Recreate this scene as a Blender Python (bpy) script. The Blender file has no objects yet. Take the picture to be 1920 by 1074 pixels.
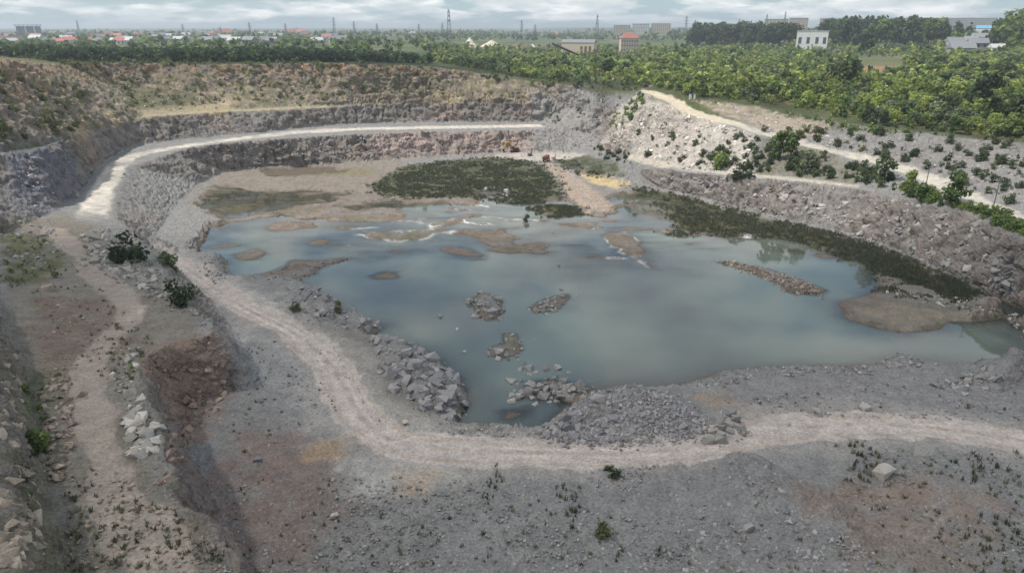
import bpy, bmesh, math, random
import numpy as np
from mathutils import Vector, Matrix
from mathutils.geometry import delaunay_2d_cdt

scene = bpy.context.scene
RAD = math.radians
# ------------------------------------------------------------------ camera
CAM_H = 70.0                      # metres above the pit water
FPX = 1300.0                      # focal length in photograph pixels (1920 wide)
PITCH = math.atan(487.0 / FPX)    # horizon at photograph row 50
cam_d = bpy.data.cameras.new('camera')
cam_d.sensor_width = 36.0
cam_d.lens = FPX / 1920.0 * 36.0
cam_d.clip_start = 1.0
cam_d.clip_end = 30000.0
cam = bpy.data.objects.new('camera', cam_d)
scene.collection.objects.link(cam)
cam.location = (0, 0, CAM_H)
cam.rotation_euler = (math.pi / 2 - PITCH, 0, 0)
scene.camera = cam
# ------------------------------------------------------------------ light
SUN_EL, SUN_AZ = RAD(56), RAD(-96)        # azimuth measured from +Y towards +X
SUN_DIR = Vector((math.sin(SUN_AZ) * math.cos(SUN_EL), math.cos(SUN_AZ) * math.cos(SUN_EL), math.sin(SUN_EL)))
sun_d = bpy.data.lights.new('sun', 'SUN')
sun_d.energy = 3.2
sun_d.angle = RAD(3.0)
sun_d.color = (1.0, 0.95, 0.87)
sun = bpy.data.objects.new('sun', sun_d)
scene.collection.objects.link(sun)
sun.rotation_euler = SUN_DIR.to_track_quat('Z', 'Y').to_euler()
sun.location = (0, 0, 300)
vs = scene.view_settings
vs.view_transform = 'Standard'
vs.look = 'None'
vs.exposure = 0.50
vs.gamma = 1.0
vs.use_curve_mapping = False


class NT:
    """small helper to wire shader nodes"""
    def __init__(self, tree):
        self.t = tree
        self.t.nodes.clear()

    def n(self, kind, **kw):
        nd = self.t.nodes.new(kind)
        for k, v in kw.items():
            if k.startswith('i_'):
                key = k[2:]
                key = int(key) if key.isdigit() else key.replace('_', ' ')
                sock = nd.inputs[key]
                if isinstance(v, bpy.types.NodeSocket):
                    self.t.links.new(v, sock)
                else:
                    sock.default_value = v
            else:
                setattr(nd, k, v)
        return nd

    def math(self, op, a, b=None, c=None, clamp=False):
        nd = self.t.nodes.new('ShaderNodeMath')
        nd.operation = op
        nd.use_clamp = clamp
        for i, v in enumerate((a, b, c)):
            if v is None:
                continue
            if isinstance(v, bpy.types.NodeSocket):
                self.t.links.new(v, nd.inputs[i])
            else:
                nd.inputs[i].default_value = v
        return nd.outputs[0]

    def mix(self, fac, a, b, blend='MIX'):
        nd = self.t.nodes.new('ShaderNodeMix')
        nd.data_type = 'RGBA'
        nd.blend_type = blend
        for s, v in ((nd.inputs[0], fac), (nd.inputs[6], a), (nd.inputs[7], b)):
            if isinstance(v, bpy.types.NodeSocket):
                self.t.links.new(v, s)
            else:
                s.default_value = v if not isinstance(v, tuple) or len(v) == 4 else v + (1,)
        return nd.outputs[2]

    def ramp(self, fac, stops):
        nd = self.t.nodes.new('ShaderNodeValToRGB')
        cr = nd.color_ramp
        while len(cr.elements) > len(stops):
            cr.elements.remove(cr.elements[-1])
        while len(cr.elements) < len(stops):
            cr.elements.new(0.5)
        for e, (p, col) in zip(cr.elements, stops):
            e.position = p
            e.color = col if len(col) == 4 else col + (1,)
        self.t.links.new(fac, nd.inputs[0])
        return nd.outputs[0]


world = bpy.data.worlds.new('World')
scene.world = world
world.use_nodes = True
w = NT(world.node_tree)
sky = w.n('ShaderNodeTexSky', sky_type='NISHITA', sun_disc=False, sun_elevation=SUN_EL, sun_rotation=SUN_AZ,
          altitude=150.0, air_density=1.0, dust_density=1.2, ozone_density=1.0)
tc = w.n('ShaderNodeTexCoord')
sep = w.n('ShaderNodeSeparateXYZ', i_0=tc.outputs['Generated'])
zpos = w.math('MAXIMUM', sep.outputs[2], 0.0)
zc = w.math('ADD', zpos, 0.20)
cx = w.math('DIVIDE', sep.outputs[0], zc)
cy = w.math('DIVIDE', sep.outputs[1], zc)
cv = w.n('ShaderNodeCombineXYZ', i_0=cx, i_1=cy, i_2=58.2)
n1 = w.n('ShaderNodeTexNoise', noise_dimensions='3D', i_Vector=cv.outputs[0], i_Scale=2.5, i_Detail=8.0, i_Roughness=0.52, i_Distortion=0.15)
cover = w.ramp(n1.outputs[0], [(0.43, (0, 0, 0)), (0.54, (1, 1, 1))])
cv2 = w.n('ShaderNodeCombineXYZ', i_0=cx, i_1=cy, i_2=11.3)
n2 = w.n('ShaderNodeTexNoise', noise_dimensions='3D', i_Vector=cv2.outputs[0], i_Scale=3.6, i_Detail=6.0, i_Roughness=0.55)
ccol = w.ramp(n2.outputs[0], [(0.36, (0.56, 0.62, 0.66)), (0.50, (0.70, 0.745, 0.77)), (0.64, (0.95, 0.95, 0.95))])
skyc = w.mix(1.0, sky.outputs[0], (0.10, 0.10, 0.10), 'MULTIPLY')
clear = w.ramp(zpos, [(0.0, (0.46, 0.62, 0.71)), (0.10, (0.29, 0.50, 0.74)), (0.32, (0.25, 0.41, 0.62))])
skyc = w.mix(0.6, skyc, clear)
worldcol = w.mix(w.math('MULTIPLY', cover, 0.93), skyc, ccol)
bg = w.n('ShaderNodeBackground', i_Color=worldcol, i_Strength=0.84)
wo = w.n('ShaderNodeOutputWorld', i_Surface=bg.outputs[0])

# ------------------------------------------------------------------ helpers: projection, noise, polygons
CP, SP = math.cos(PITCH), math.sin(PITCH)


def ray(px, py):
    u = (np.asarray(px, float) - 960.0) / FPX
    v = (537.0 - np.asarray(py, float)) / FPX
    return u, CP + v * SP, -SP + v * CP


def PZ(px, py, z):
    """the point at height z seen at a photograph pixel"""
    x, y, dz = ray(px, py)
    t = (CAM_H - z) / -dz
    return (float(x * t), float(y * t), float(z))


def PY(px, py, Y):
    """the point at distance Y (m) seen at a photograph pixel"""
    x, y, dz = ray(px, py)
    t = Y / y
    return (float(x * t), float(Y), float(CAM_H + dz * t))


def proj(x, y, z):
    h = CAM_H - z
    fwd = y * CP + h * SP
    up = y * SP - h * CP
    return 960 + FPX * x / fwd, 537 - FPX * up / fwd


RNG = np.random.default_rng(7)
PERM = RNG.permutation(256).astype(np.int32)
PERM = np.concatenate([PERM, PERM, PERM])
GRAD = RNG.normal(size=(256, 3)).astype(np.float32)
GRAD /= np.linalg.norm(GRAD, axis=1)[:, None]


def perlin(x, y, z):
    x = np.asarray(x, np.float32); y = np.asarray(y, np.float32); z = np.broadcast_to(np.asarray(z, np.float32), x.shape)
    xi = np.floor(x); yi = np.floor(y); zi = np.floor(z)
    fx = x - xi; fy = y - yi; fz = z - zi
    xi = xi.astype(np.int32) & 255; yi = yi.astype(np.int32) & 255; zi = zi.astype(np.int32) & 255
    u = fx * fx * fx * (fx * (fx * 6 - 15) + 10)
    v = fy * fy * fy * (fy * (fy * 6 - 15) + 10)
    q = fz * fz * fz * (fz * (fz * 6 - 15) + 10)
    out = 0
    for dx in (0, 1):
        a = PERM[xi + dx]
        wx = u if dx else 1 - u
        for dy in (0, 1):
            b = PERM[(a + yi + dy) & 511]
            wy = v if dy else 1 - v
            for dz in (0, 1):
                g = GRAD[PERM[(b + zi + dz) & 511]]
                wz = q if dz else 1 - q
                out = out + (g[..., 0] * (fx - dx) + g[..., 1] * (fy - dy) + g[..., 2] * (fz - dz)) * wx * wy * wz
    return out * 1.6


def fbm(x, y, z, octv=4, lac=2.03, gain=0.5):
    s = 0; a = 1.0; tot = 0; f = 1.0
    for o in range(octv):
        s = s + a * perlin(x * f + 17.3 * o, y * f - 9.1 * o, z * f + 3.7 * o)
        tot += a
        a *= gain; f *= lac
    return s / tot


def ridged(x, y, z, octv=4):
    s = 0; a = 1.0; tot = 0; f = 1.0
    for o in range(octv):
        s = s + a * (1 - 2 * np.abs(perlin(x * f + 7.7 * o, y * f + 4.3 * o, z * f - 2.9 * o)))
        tot += a
        a *= 0.5; f *= 2.07
    return s / tot


def sstep(a, b, x):
    t = np.clip((x - a) / (b - a), 0, 1)
    return t * t * (3 - 2 * t)


def poly_sd(pts, X, Y):
    """signed distance to a polygon, positive inside"""
    d2 = np.full(X.shape, 1e18)
    ins = np.zeros(X.shape, bool)
    n = len(pts)
    for i in range(n):
        x0, y0 = pts[i][:2]; x1, y1 = pts[(i + 1) % n][:2]
        ex, ey = x1 - x0, y1 - y0
        L = ex * ex + ey * ey + 1e-12
        t = np.clip(((X - x0) * ex + (Y - y0) * ey) / L, 0, 1)
        d2 = np.minimum(d2, (X - x0 - t * ex) ** 2 + (Y - y0 - t * ey) ** 2)
        c = (y0 > Y) != (y1 > Y)
        with np.errstate(divide='ignore', invalid='ignore'):
            xs = x0 + (Y - y0) * ex / (ey if abs(ey) > 1e-12 else 1e-12)
        ins ^= c & (X < xs)
    d = np.sqrt(d2)
    return np.where(ins, d, -d)


def line_d(pts, X, Y):
    d2 = np.full(X.shape, 1e18)
    for i in range(len(pts) - 1):
        x0, y0 = pts[i][:2]; x1, y1 = pts[i + 1][:2]
        ex, ey = x1 - x0, y1 - y0
        L = ex * ex + ey * ey + 1e-12
        t = np.clip(((X - x0) * ex + (Y - y0) * ey) / L, 0, 1)
        d2 = np.minimum(d2, (X - x0 - t * ex) ** 2 + (Y - y0 - t * ey) ** 2)
    return np.sqrt(d2)


def smooth_line(pts, k=5):
    """Catmull-Rom through 3D points"""
    P = [np.array(p, float) for p in pts]
    P = [2 * P[0] - P[1]] + P + [2 * P[-1] - P[-2]]
    out = []
    for i in range(1, len(P) - 2):
        for j in range(k):
            t = j / k
            out.append(tuple(0.5 * (2 * P[i] + (P[i + 1] - P[i - 1]) * t + (2 * P[i - 1] - 5 * P[i] + 4 * P[i + 1] - P[i + 2]) * t * t
                                    + (3 * P[i] - P[i - 1] - 3 * P[i + 1] + P[i + 2]) * t ** 3)))
    out.append(tuple(P[-2]))
    return out


def offset_line(pts, d, z=None):
    """polyline moved d metres to its right-hand side"""
    out = []
    for i, p in enumerate(pts):
        a = pts[max(i - 1, 0)]; b = pts[min(i + 1, len(pts) - 1)]
        tx, ty = b[0] - a[0], b[1] - a[1]
        L = math.hypot(tx, ty) + 1e-9
        out.append((p[0] + ty / L * d, p[1] - tx / L * d, p[2] if z is None else z))
    return out


# ------------------------------------------------------------------ terrain: break lines of the quarry, as (pixel, height)
def far_z(x, y):
    x = np.asarray(x, float); y = np.asarray(y, float)
    z = 36 + 9 * sstep(40, -200, x) + 19 * sstep(220, 800, x) * sstep(300, 700, y)
    z = z - 3.0 * sstep(900, 2600, y) * sstep(100, -400, x) - 2 * sstep(600, 1500, y) * sstep(-500, -100, x) * sstep(600, 100, x)
    return z + 1.2 * fbm(x / 160, y / 160, 0.5, 3)


BL = []
Z = lambda pts: [PZ(*p) for p in pts]
w1_toe = Z([(1120, 284, 2), (1060, 286, 1.8), (1000, 287, 1.6), (940, 287, 1.5), (850, 291, 1.2), (700, 302, 1), (600, 308, 1), (500, 312, 1), (420, 322, 1), (370, 345, 1), (335, 375, 1.0), (310, 410, 1.5), (285, 450, 2.2)])
w1_crest = Z([(1015, 243, 12.8), (900, 247, 12.9), (800, 248, 13.2), (700, 251, 14), (600, 256, 14), (500, 264, 14), (400, 272, 14), (330, 284, 13.6), (280, 300, 13), (240, 312, 12.4), (226, 340, 11.6), (214, 370, 11), (208, 402, 10.5)])
BL += [w1_toe, w1_crest]
w2_toe = Z([(1010, 229, 13.2), (860, 229, 13.4), (718, 230, 13.9), (567, 239, 14.4), (467, 251, 14.4), (335, 263, 14), (251, 274, 13.4), (212, 291, 12.8), (173, 318, 12), (151, 354, 11.3), (128, 374, 11.2), (100, 396, 11.6), (40, 422, 12), (-60, 455, 12.5)])
w2_crest = [PZ(*p) for p in [(1000, 168, 32.5), (900, 180, 28.6), (800, 190, 25.6), (700, 198, 23.8), (560, 205, 24.3), (430, 211, 25), (330, 216, 25.5), (250, 223, 25.5), (205, 233, 25.3), (160, 244, 26.4), (130, 262, 27.8), (60, 286, 29), (0, 285, 30), (-90, 290, 31)]]
BL += [w2_toe, w2_crest]
w3_toe = [(x, y + 9, z + 0.6) for x, y, z in w2_crest[2:9]]
BL += [w3_toe]
rim = [PY(-160, 96, 250), PY(-60, 105, 280), PY(0, 112, 310), PY(60, 118, 350), PY(120, 122, 400), PY(200, 119, 430), PY(300, 120, 448), PY(400, 122, 455), PY(500, 120, 458), PY(600, 119, 460), PY(700, 121, 464), PY(800, 124, 468), PY(900, 137, 475), PY(1000, 154, 475), PY(1080, 162, 460)]
mid3 = [PY(215, 165, 418), PY(280, 158, 432), PY(330, 168, 430), PY(430, 160, 444), PY(540, 168, 445), PY(640, 165, 448), PY(740, 168, 452), PY(830, 168, 460)]
BL += [rim, mid3]
rimr = Z([(1215, 166, 35), (1300, 184, 34), (1400, 196, 32), (1500, 209, 30), (1560, 225, 29), (1620, 239, 28), (1700, 250, 28), (1800, 260, 28), (1920, 268, 28.5), (2060, 278, 29)])
BL += [rimr]
up_road_c = smooth_line(Z([(1215, 171, 34.6), (1260, 190, 32), (1300, 210, 29), (1420, 246, 24.5), (1520, 275, 21), (1600, 293, 19), (1700, 320, 18.3), (1765, 347, 18), (1850, 386, 17.5), (1905, 411, 17), (2010, 460, 17)]), 3)
BL += [offset_line(up_road_c, 4.2), offset_line(up_road_c, -4.2)]
r1_crest = Z([(1135, 279, 7), (1180, 302, 8.5), (1240, 317, 9), (1300, 327, 9.5), (1400, 334, 11.5), (1500, 342, 13), (1600, 353, 13.5), (1690, 374, 14), (1740, 387, 14.2), (1800, 405, 14.5), (1860, 432, 14.8), (1920, 463, 15), (2020, 515, 15)])
r1_back = Z([(1185, 281, 8.7), (1290, 311, 9.9), (1400, 323, 12), (1500, 333, 13.3), (1600, 345, 14)])
r1_toe = Z([(1130, 292, 2), (1175, 325, 1.8), (1240, 352, 1.2), (1300, 368, 1), (1400, 396, .9), (1495, 420, .9), (1560, 433, .9), (1640, 456, .9), (1700, 479, .9), (1760, 506, .9), (1843, 545, .9), (1930, 582, 1), (2050, 640, 1)])
BL += [r1_crest, r1_back, r1_toe]
BL += [Z([(1060, 200, 22), (1120, 210, 20), (1165, 215, 18)]), Z([(1060, 245, 10), (1110, 252, 8)]), Z([(1190, 200, 29), (1180, 235, 18), (1160, 262, 10.5)])]
# the raised ledge on the left with its cliff above the floor
ledge_crest = Z([(208, 404, 10.5), (245, 432, 10.2), (290, 474, 10.2), (325, 528, 10.8), (362, 578, 12), (396, 596, 13), (408, 634, 14), (326, 645, 14.5), (285, 662, 15), (270, 700, 15.5), (276, 740, 16), (305, 790, 16), (318, 830, 16), (325, 880, 16), (322, 925, 16), (348, 946, 16), (402, 980, 16), (440, 1035, 16), (462, 1085, 16), (480, 1200, 16)])
lt = offset_line(ledge_crest, -1)
ledge_toe = []
for i, p in enumerate(ledge_crest):
    wd = np.interp(i, [0, 2, 4, 6, 7, 9, 12, 19], [13, 11, 7, 4, 3, 3, 3.4, 5])
    q = offset_line(ledge_crest, -wd)[i]
    ledge_toe.append((q[0], q[1], np.interp(i, [0, 3, 6, 19], [2.2, 3.0, 3.3, 3.6])))
BL += [ledge_crest, ledge_toe]
left_foot = Z([(-60, 470, 13), (-40, 545, 14), (-12, 600, 15), (12, 650, 15.5), (30, 710, 15.6), (46, 790, 15.8), (54, 870, 16), (66, 940, 16), (84, 1010, 16), (100, 1090, 16), (130, 1250, 16)])
left_top = [(p[0] - a, p[1] + 3, p[2] + b) for p, a, b in zip(left_foot, [14, 9, 6, 5, 4, 4, 4, 4, 4, 4, 4], [14, 12, 10, 9, 8, 8, 8, 8, 8, 8, 8])]
left_top2 = [(p[0] - 25, p[1] + 5, p[2] + 9) for p in left_top]
BL += [left_foot, left_top, left_top2]
path_c = smooth_line(Z([(95, 430, 11.4), (150, 480, 11.5), (215, 545, 12.6), (240, 590, 13.6), (190, 655, 14.6), (160, 705, 15.2), (172, 770, 15.7), (195, 850, 16), (225, 930, 16), (270, 1010, 16), (320, 1085, 16)]), 3)
haul_c = smooth_line(Z([(300, 482, 2.8), (345, 500, 3), (390, 530, 3), (460, 578, 3), (545, 620, 3), (612, 675, 2.9), (648, 730, 2.8), (680, 785, 2.7), (745, 828, 2.6), (850, 842, 2.6), (1000, 848, 2.6), (1150, 850, 2.7), (1280, 839, 2.8), (1400, 818, 3), (1500, 802, 3), (1620, 795, 3), (1750, 802, 3), (1850, 815, 3), (2000, 838, 3)]), 3)
BL += [offset_line(haul_c, 5.0), offset_line(haul_c, -5.0)]
bench_c = smooth_line(Z([(1005, 236, 13), (860, 239, 13.1), (718, 241, 13.8), (567, 248, 14.2), (467, 258, 14.2), (380, 269, 14), (300, 282, 13.5), (250, 293, 12.9), (222, 309, 12.4), (206, 329, 12.0), (192, 353, 11.5), (178, 380, 11.1), (170, 408, 11.0)]), 3)
floor_pts = [(600, 360, .6), (700, 345, .7), (850, 335, .8), (1000, 350, .8), (450, 345, .6), (1060, 320, 1.2), (1170, 345, .9), (480, 390, .5), (650, 400, .5),
             (1500, 745, 2.2), (1700, 735, 1.8), (1400, 755, 2.4), (1250, 790, 2.6), (1850, 745, 1.8), (1600, 700, 1), (1800, 570, .8), (1000, 500, .5), (1400, 600, .5), (800, 560, .5), (1150, 660, .5),
             (1000, 980, 3.6), (700, 980, 3.4), (520, 900, 3.3), (480, 700, 3.2), (520, 1060, 3.4), (850, 920, 3.2), (1200, 960, 4), (1000, 1074, 4), (1300, 1050, 4.6), (700, 1074, 3.6),
             (1330, 890, 5.6), (1390, 862, 7.4), (1440, 905, 7.2), (1480, 935, 7.2), (1530, 955, 7.2), (1600, 1005, 6.8), (1640, 1045, 6.4), (1520, 1060, 6.2), (1540, 915, 4.0), (1600, 955, 3.6), (1670, 1010, 3.4), (1620, 905, 3.6), (1750, 985, 3.2), (1900, 950, 3.4), (1700, 880, 4.4), (1640, 835, 4.0), (1850, 880, 3.4), (1800, 1060, 3.6), (1990, 1000, 3.6)]
BL += [[PZ(*p)] for p in floor_pts]
for x, y in [(-60, 20), (60, 20), (0, 40), (120, 30), (180, 60), (240, 20)]:
    BL.append([(x, y, 5.0)])
BL += [[(260, 90, 10.0)], [(300, 150, 20.)], [(330, 40, 20.)], [(-130, 20, 30.)], [(-150, 60, 34.)], [(-160, 110, 36.)], [(-190, 170, 42.)]]
GX0, GX1, GY0, GY1, GR = -440.0, 440.0, -60.0, 640.0, 0.6
for gx in np.linspace(GX0, GX1, 12):
    BL.append([(gx, GY1, float(far_z(gx, GY1)))])
    BL.append([(gx, GY0, 25.0)])
for gy in np.linspace(GY0, GY1, 10)[1:-1]:
    BL.append([(GX0, gy, float(far_z(GX0, max(gy, 250))) + 8)])
    BL.append([(GX1, gy, float(far_z(GX1, max(gy, 150))))])
for x, y in [(-300, 560), (-150, 545), (0, 545), (120, 540), (200, 480), (150, 430), (260, 420), (330, 350), (60, 520), (380, 480), (-60, 520), (-220, 520), (-330, 460), (300, 560)]:
    BL.append([(x, y, float(far_z(x, y)))])

vin, ein, zin = [], [], []
for ln in BL:
    for k, p in enumerate(ln):
        vin.append(Vector((p[0], p[1]))); zin.append(p[2])
        if k:
            ein.append((len(vin) - 2, len(vin) - 1))
vo, eo, fo, ov, oe, of = delaunay_2d_cdt(vin, ein, [], 0, 1e-4)
zo = []
vin_a = np.array([(v.x, v.y) for v in vin]); zin_a = np.array(zin)
for v, o in zip(vo, ov):
    if o:
        zo.append(float(np.mean([zin[i] for i in o])))
    else:
        d = np.hypot(vin_a[:, 0] - v.x, vin_a[:, 1] - v.y)
        k = np.argsort(d)[:4]
        wgt = 1 / (d[k] + 0.1)
        zo.append(float((zin_a[k] * wgt).sum() / wgt.sum()))
NX = int((GX1 - GX0) / GR) + 1
NY = int((GY1 - GY0) / GR) + 1
HG = np.full((NY, NX), np.nan)
for f in fo:
    a, b, c = (np.array((vo[i].x, vo[i].y, zo[i])) for i in f)
    det = (b[0] - a[0]) * (c[1] - a[1]) - (c[0] - a[0]) * (b[1] - a[1])
    if abs(det) < 1e-9:
        continue
    i0 = max(int((min(a[0], b[0], c[0]) - GX0) / GR), 0); i1 = min(int((max(a[0], b[0], c[0]) - GX0) / GR) + 2, NX)
    j0 = max(int((min(a[1], b[1], c[1]) - GY0) / GR), 0); j1 = min(int((max(a[1], b[1], c[1]) - GY0) / GR) + 2, NY)
    if i1 <= i0 or j1 <= j0:
        continue
    xs = GX0 + np.arange(i0, i1) * GR; ys = (GY0 + np.arange(j0, j1) * GR)[:, None]
    l1 = ((xs - a[0]) * (c[1] - a[1]) - (c[0] - a[0]) * (ys - a[1])) / det
    l2 = ((b[0] - a[0]) * (ys - a[1]) - (xs - a[0]) * (b[1] - a[1])) / det
    m = (l1 >= -1e-6) & (l2 >= -1e-6) & (l1 + l2 <= 1 + 1e-6)
    zz = a[2] + l1 * (b[2] - a[2]) + l2 * (c[2] - a[2])
    sub = HG[j0:j1, i0:i1]
    sub[m] = zz[m]
HG = np.where(np.isnan(HG), 36.0, HG)


def blur(A, n=1):
    for _ in range(n):
        B = np.pad(A, 1, mode='edge')
        A = (B[:-2, 1:-1] + 2 * B[1:-1, 1:-1] + B[2:, 1:-1]) / 4
        B = np.pad(A, 1, mode='edge')
        A = (B[1:-1, :-2] + 2 * B[1:-1, 1:-1] + B[1:-1, 2:]) / 4
    return A


HG = blur(HG, 2)
GXX = GX0 + np.arange(NX) * GR
GYY = GY0 + np.arange(NY) * GR


def region(pts, margin):
    xs = [p[0] for p in pts]; ys = [p[1] for p in pts]
    i0 = max(int((min(xs) - margin - GX0) / GR), 0); i1 = min(int((max(xs) + margin - GX0) / GR) + 2, NX)
    j0 = max(int((min(ys) - margin - GY0) / GR), 0); j1 = min(int((max(ys) + margin - GY0) / GR) + 2, NY)
    X, Y = np.meshgrid(GXX[i0:i1], GYY[j0:j1])
    return (slice(j0, j1), slice(i0, i1)), X, Y


def water_poly(pts):
    return [PZ(x, y, 0.0)[:2] for x, y in pts]


LAKE = [(345, 472), (375, 450), (395, 422), (470, 409), (540, 402), (562, 410), (640, 418), (700, 418), (760, 412), (768, 382), (830, 378), (900, 384), (905, 355), (950, 350), (955, 380), (1000, 385), (1060, 375), (1078, 382), (1100, 402), (1145, 407), (1150, 370), (1170, 362), (1235, 372), (1262, 398), (1270, 425), (1330, 438), (1400, 446), (1480, 446), (1560, 470), (1640, 500), (1655, 522), (1630, 552), (1572, 570), (1605, 602), (1650, 618), (1700, 626), (1765, 615), (1778, 601), (1830, 598), (1880, 592), (1930, 625), (2010, 650), (2010, 712), (1900, 690), (1760, 683), (1700, 672), (1640, 686), (1500, 686), (1420, 690), (1350, 702), (1300, 722), (1200, 728), (1150, 727), (1090, 750), (1060, 770), (1030, 797), (1000, 810), (930, 813), (850, 803), (856, 775), (873, 740), (850, 700), (800, 665), (740, 642), (692, 632), (712, 612), (650, 600), (620, 570), (560, 532), (530, 522), (470, 527), (425, 524), (418, 490), (380, 478)]


def carve(pts_px, depth, slope, edge=0.6, silt=False):
    pts = water_poly(pts_px)
    sl, X, Y = region(pts, 8)
    far_k = np.clip((Y - 120) / 150, 0.25, 1)
    wx = far_k * (9 * fbm(X / 22, Y / 14, 1.5, 4) + 2 * fbm(X / 5, Y / 5, 3.5, 2)); wy = far_k * (9 * fbm(X / 22, Y / 14, 8.5, 4) + 2 * fbm(X / 5, Y / 5, 6.5, 2))
    sd = poly_sd(pts, X + wx, Y + wy)
    if silt:
        depth = 2.6 - 2.25 * sstep(175, 225, Y + 40 * fbm(X / 45, Y / 45, 3.1, 3))
        depth = depth * np.clip(1 + 1.1 * fbm(X / 20, Y / 11, 7.7, 3), .3, 1.6)
    tgt = -np.minimum(0.12 + slope * np.maximum(sd, 0), depth)
    k = sstep(-3.0, edge, sd)
    HG[sl] = HG[sl] * (1 - k) + np.minimum(HG[sl], tgt) * k


def raise_poly(pts_px, top, slope, z=0.0, warp=1.5, base=-0.4):
    pts = water_poly(pts_px) if z == 0 else [PZ(x, y, z)[:2] for x, y in pts_px]
    sl, X, Y = region(pts, 8)
    wx = 3 * warp * fbm(X / 12, Y / 9, 2.5, 4); wy = 3 * warp * fbm(X / 12, Y / 9, 5.5, 4)
    sd = poly_sd(pts, X + wx, Y + wy)
    tgt = np.minimum(base + slope * (sd + 2.0), top)
    k = sd > -2
    HG[sl] = np.where(k, np.maximum(HG[sl], tgt), HG[sl])


carve(LAKE, 2.6, 0.11, silt=True)
carve([(378, 372), (400, 350), (470, 360), (560, 358), (660, 362), (620, 380), (540, 392), (480, 405), (420, 413), (383, 404)], 0.2, 0.012)
carve([(640, 386), (760, 378), (755, 391), (660, 393)], 0.3, 0.04)
carve([(500, 318), (640, 312), (640, 325), (560, 330), (500, 330)], 0.12, 0.02)
carve([(1835, 546), (1880, 560), (1960, 600), (1960, 625), (1880, 592)], 0.5, 0.06)
SHOALS = [
    ([(672, 446), (700, 438), (760, 437), (800, 428), (830, 412), (880, 402), (905, 405), (855, 420), (828, 440), (780, 449), (720, 450)], .22),
    ([(850, 432), (900, 430), (950, 436), (978, 452), (1025, 458), (1010, 472), (960, 476), (915, 470), (905, 455), (880, 441)], .3),
    ([(842, 463), (870, 467), (905, 478), (900, 487), (860, 483)], .2),
    ([(440, 476), (480, 467), (496, 474), (480, 488), (450, 487)], .25),
    ([(465, 524), (520, 505), (560, 490), (640, 481), (668, 485), (620, 496), (585, 516), (545, 534)], .5),
    ([(695, 514), (745, 511), (740, 521), (705, 521)], .12),
    ([(490, 424), (540, 414), (592, 416), (585, 426), (520, 433)], .25),
    ([(1092, 417), (1125, 418), (1130, 430), (1100, 430)], .2),
    ([(1135, 436), (1175, 432), (1200, 450), (1210, 470), (1195, 487), (1165, 480), (1140, 461)], .25),
    ([(1198, 489), (1222, 489), (1230, 503), (1208, 505)], .15),
    ([(860, 430), (920, 432), (940, 440), (880, 440)], .12),
    ([(1000, 388), (1040, 383), (1085, 388), (1080, 405), (1030, 408)], .5),
    ([(1245, 432), (1285, 434), (1280, 442), (1250, 442)], .3),
    ([(955, 772), (985, 768), (995, 790), (960, 797)], .02),
]
for pts, top in SHOALS:
    raise_poly(pts, top, 0.16)
PILES = {  # name: (outline, height, z of its foot)
    'A': ([(527, 548), (560, 535), (610, 550), (650, 578), (712, 605), (700, 615), (640, 612), (560, 595), (535, 575)], 2.6, 1.2),
    'B': ([(695, 630), (765, 640), (800, 668), (850, 700), (872, 740), (852, 785), (810, 770), (760, 740), (720, 700)], 3.0, 1.2),
    'C': ([(1010, 815), (1060, 770), (1110, 735), (1180, 725), (1250, 735), (1300, 765), (1330, 800), (1300, 820), (1180, 828), (1080, 828)], 3.4, 1.8),
    'C2': ([(1320, 780), (1370, 775), (1395, 795), (1385, 815), (1320, 825)], 1.6, 2.6),
    'D1': ([(886, 560), (905, 548), (940, 560), (946, 585), (915, 600), (890, 585)], 1.6, 0),
    'D2': ([(990, 578), (1020, 560), (1065, 550), (1070, 558), (1045, 582), (1005, 586)], 1.2, 0),
    'D3': ([(1340, 490), (1380, 492), (1450, 508), (1500, 525), (1552, 545), (1540, 552), (1480, 548), (1460, 530), (1400, 508)], 1.6, 0),
    'D4': ([(945, 625), (968, 625), (978, 655), (965, 665), (945, 668), (920, 665), (925, 650), (945, 645)], .9, 0),
    'D5': ([(960, 745), (975, 705), (1010, 700), (1070, 710), (1110, 725), (1080, 750), (1000, 755)], 1.2, 0.3),
    'E1': ([(1645, 683), (1670, 668), (1700, 662), (1735, 680), (1700, 688)], 1.3, .8),
    'E2': ([(1750, 722), (1800, 712), (1830, 692), (1880, 700), (1870, 720), (1800, 726)], 1.3, 1.4),
    'F': ([(382, 480), (415, 480), (428, 525), (400, 525), (385, 505)], 1.3, 1.5),
    'G': ([(1320, 868), (1390, 842), (1440, 855), (1490, 900), (1420, 920), (1340, 900)], 2.0, 5.0),
}
for nm, (pts, hh, z0) in PILES.items():
    wp = [PZ(x, y, z0)[:2] for x, y in pts]
    sl, X, Y = region(wp, 4)
    sd = poly_sd(wp, X, Y)
    k = sstep(-1.5, max(2.0, hh * 2.4), sd)
    n = 1 + 0.9 * fbm(X / 6, Y / 6, 3.3, 3)
    HG[sl] = np.where(sd > -1.0, np.maximum(HG[sl], (HG[sl] if z0 else -0.3) + hh * k * n), HG[sl])
_X, _Y = np.meshgrid(GXX, GYY)
_m = sstep(-0.9, -0.3, HG) * sstep(1.0, 0.5, HG) * (_Y > 85) * (_Y < 345)
_k = sstep(190, 225, _Y)
HG += _m * ((0.34 + 0.62 * _k) * fbm(_X / 15, _Y / 7, 5.1, 5) + 0.05 + 0.05 * _k)
HG = blur(HG, 1)
DHX = np.zeros_like(HG); DHY = np.zeros_like(HG)
DHX[:, 1:-1] = (HG[:, 2:] - HG[:, :-2]) / (2 * GR)
DHY[1:-1, :] = (HG[2:, :] - HG[:-2, :]) / (2 * GR)


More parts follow.
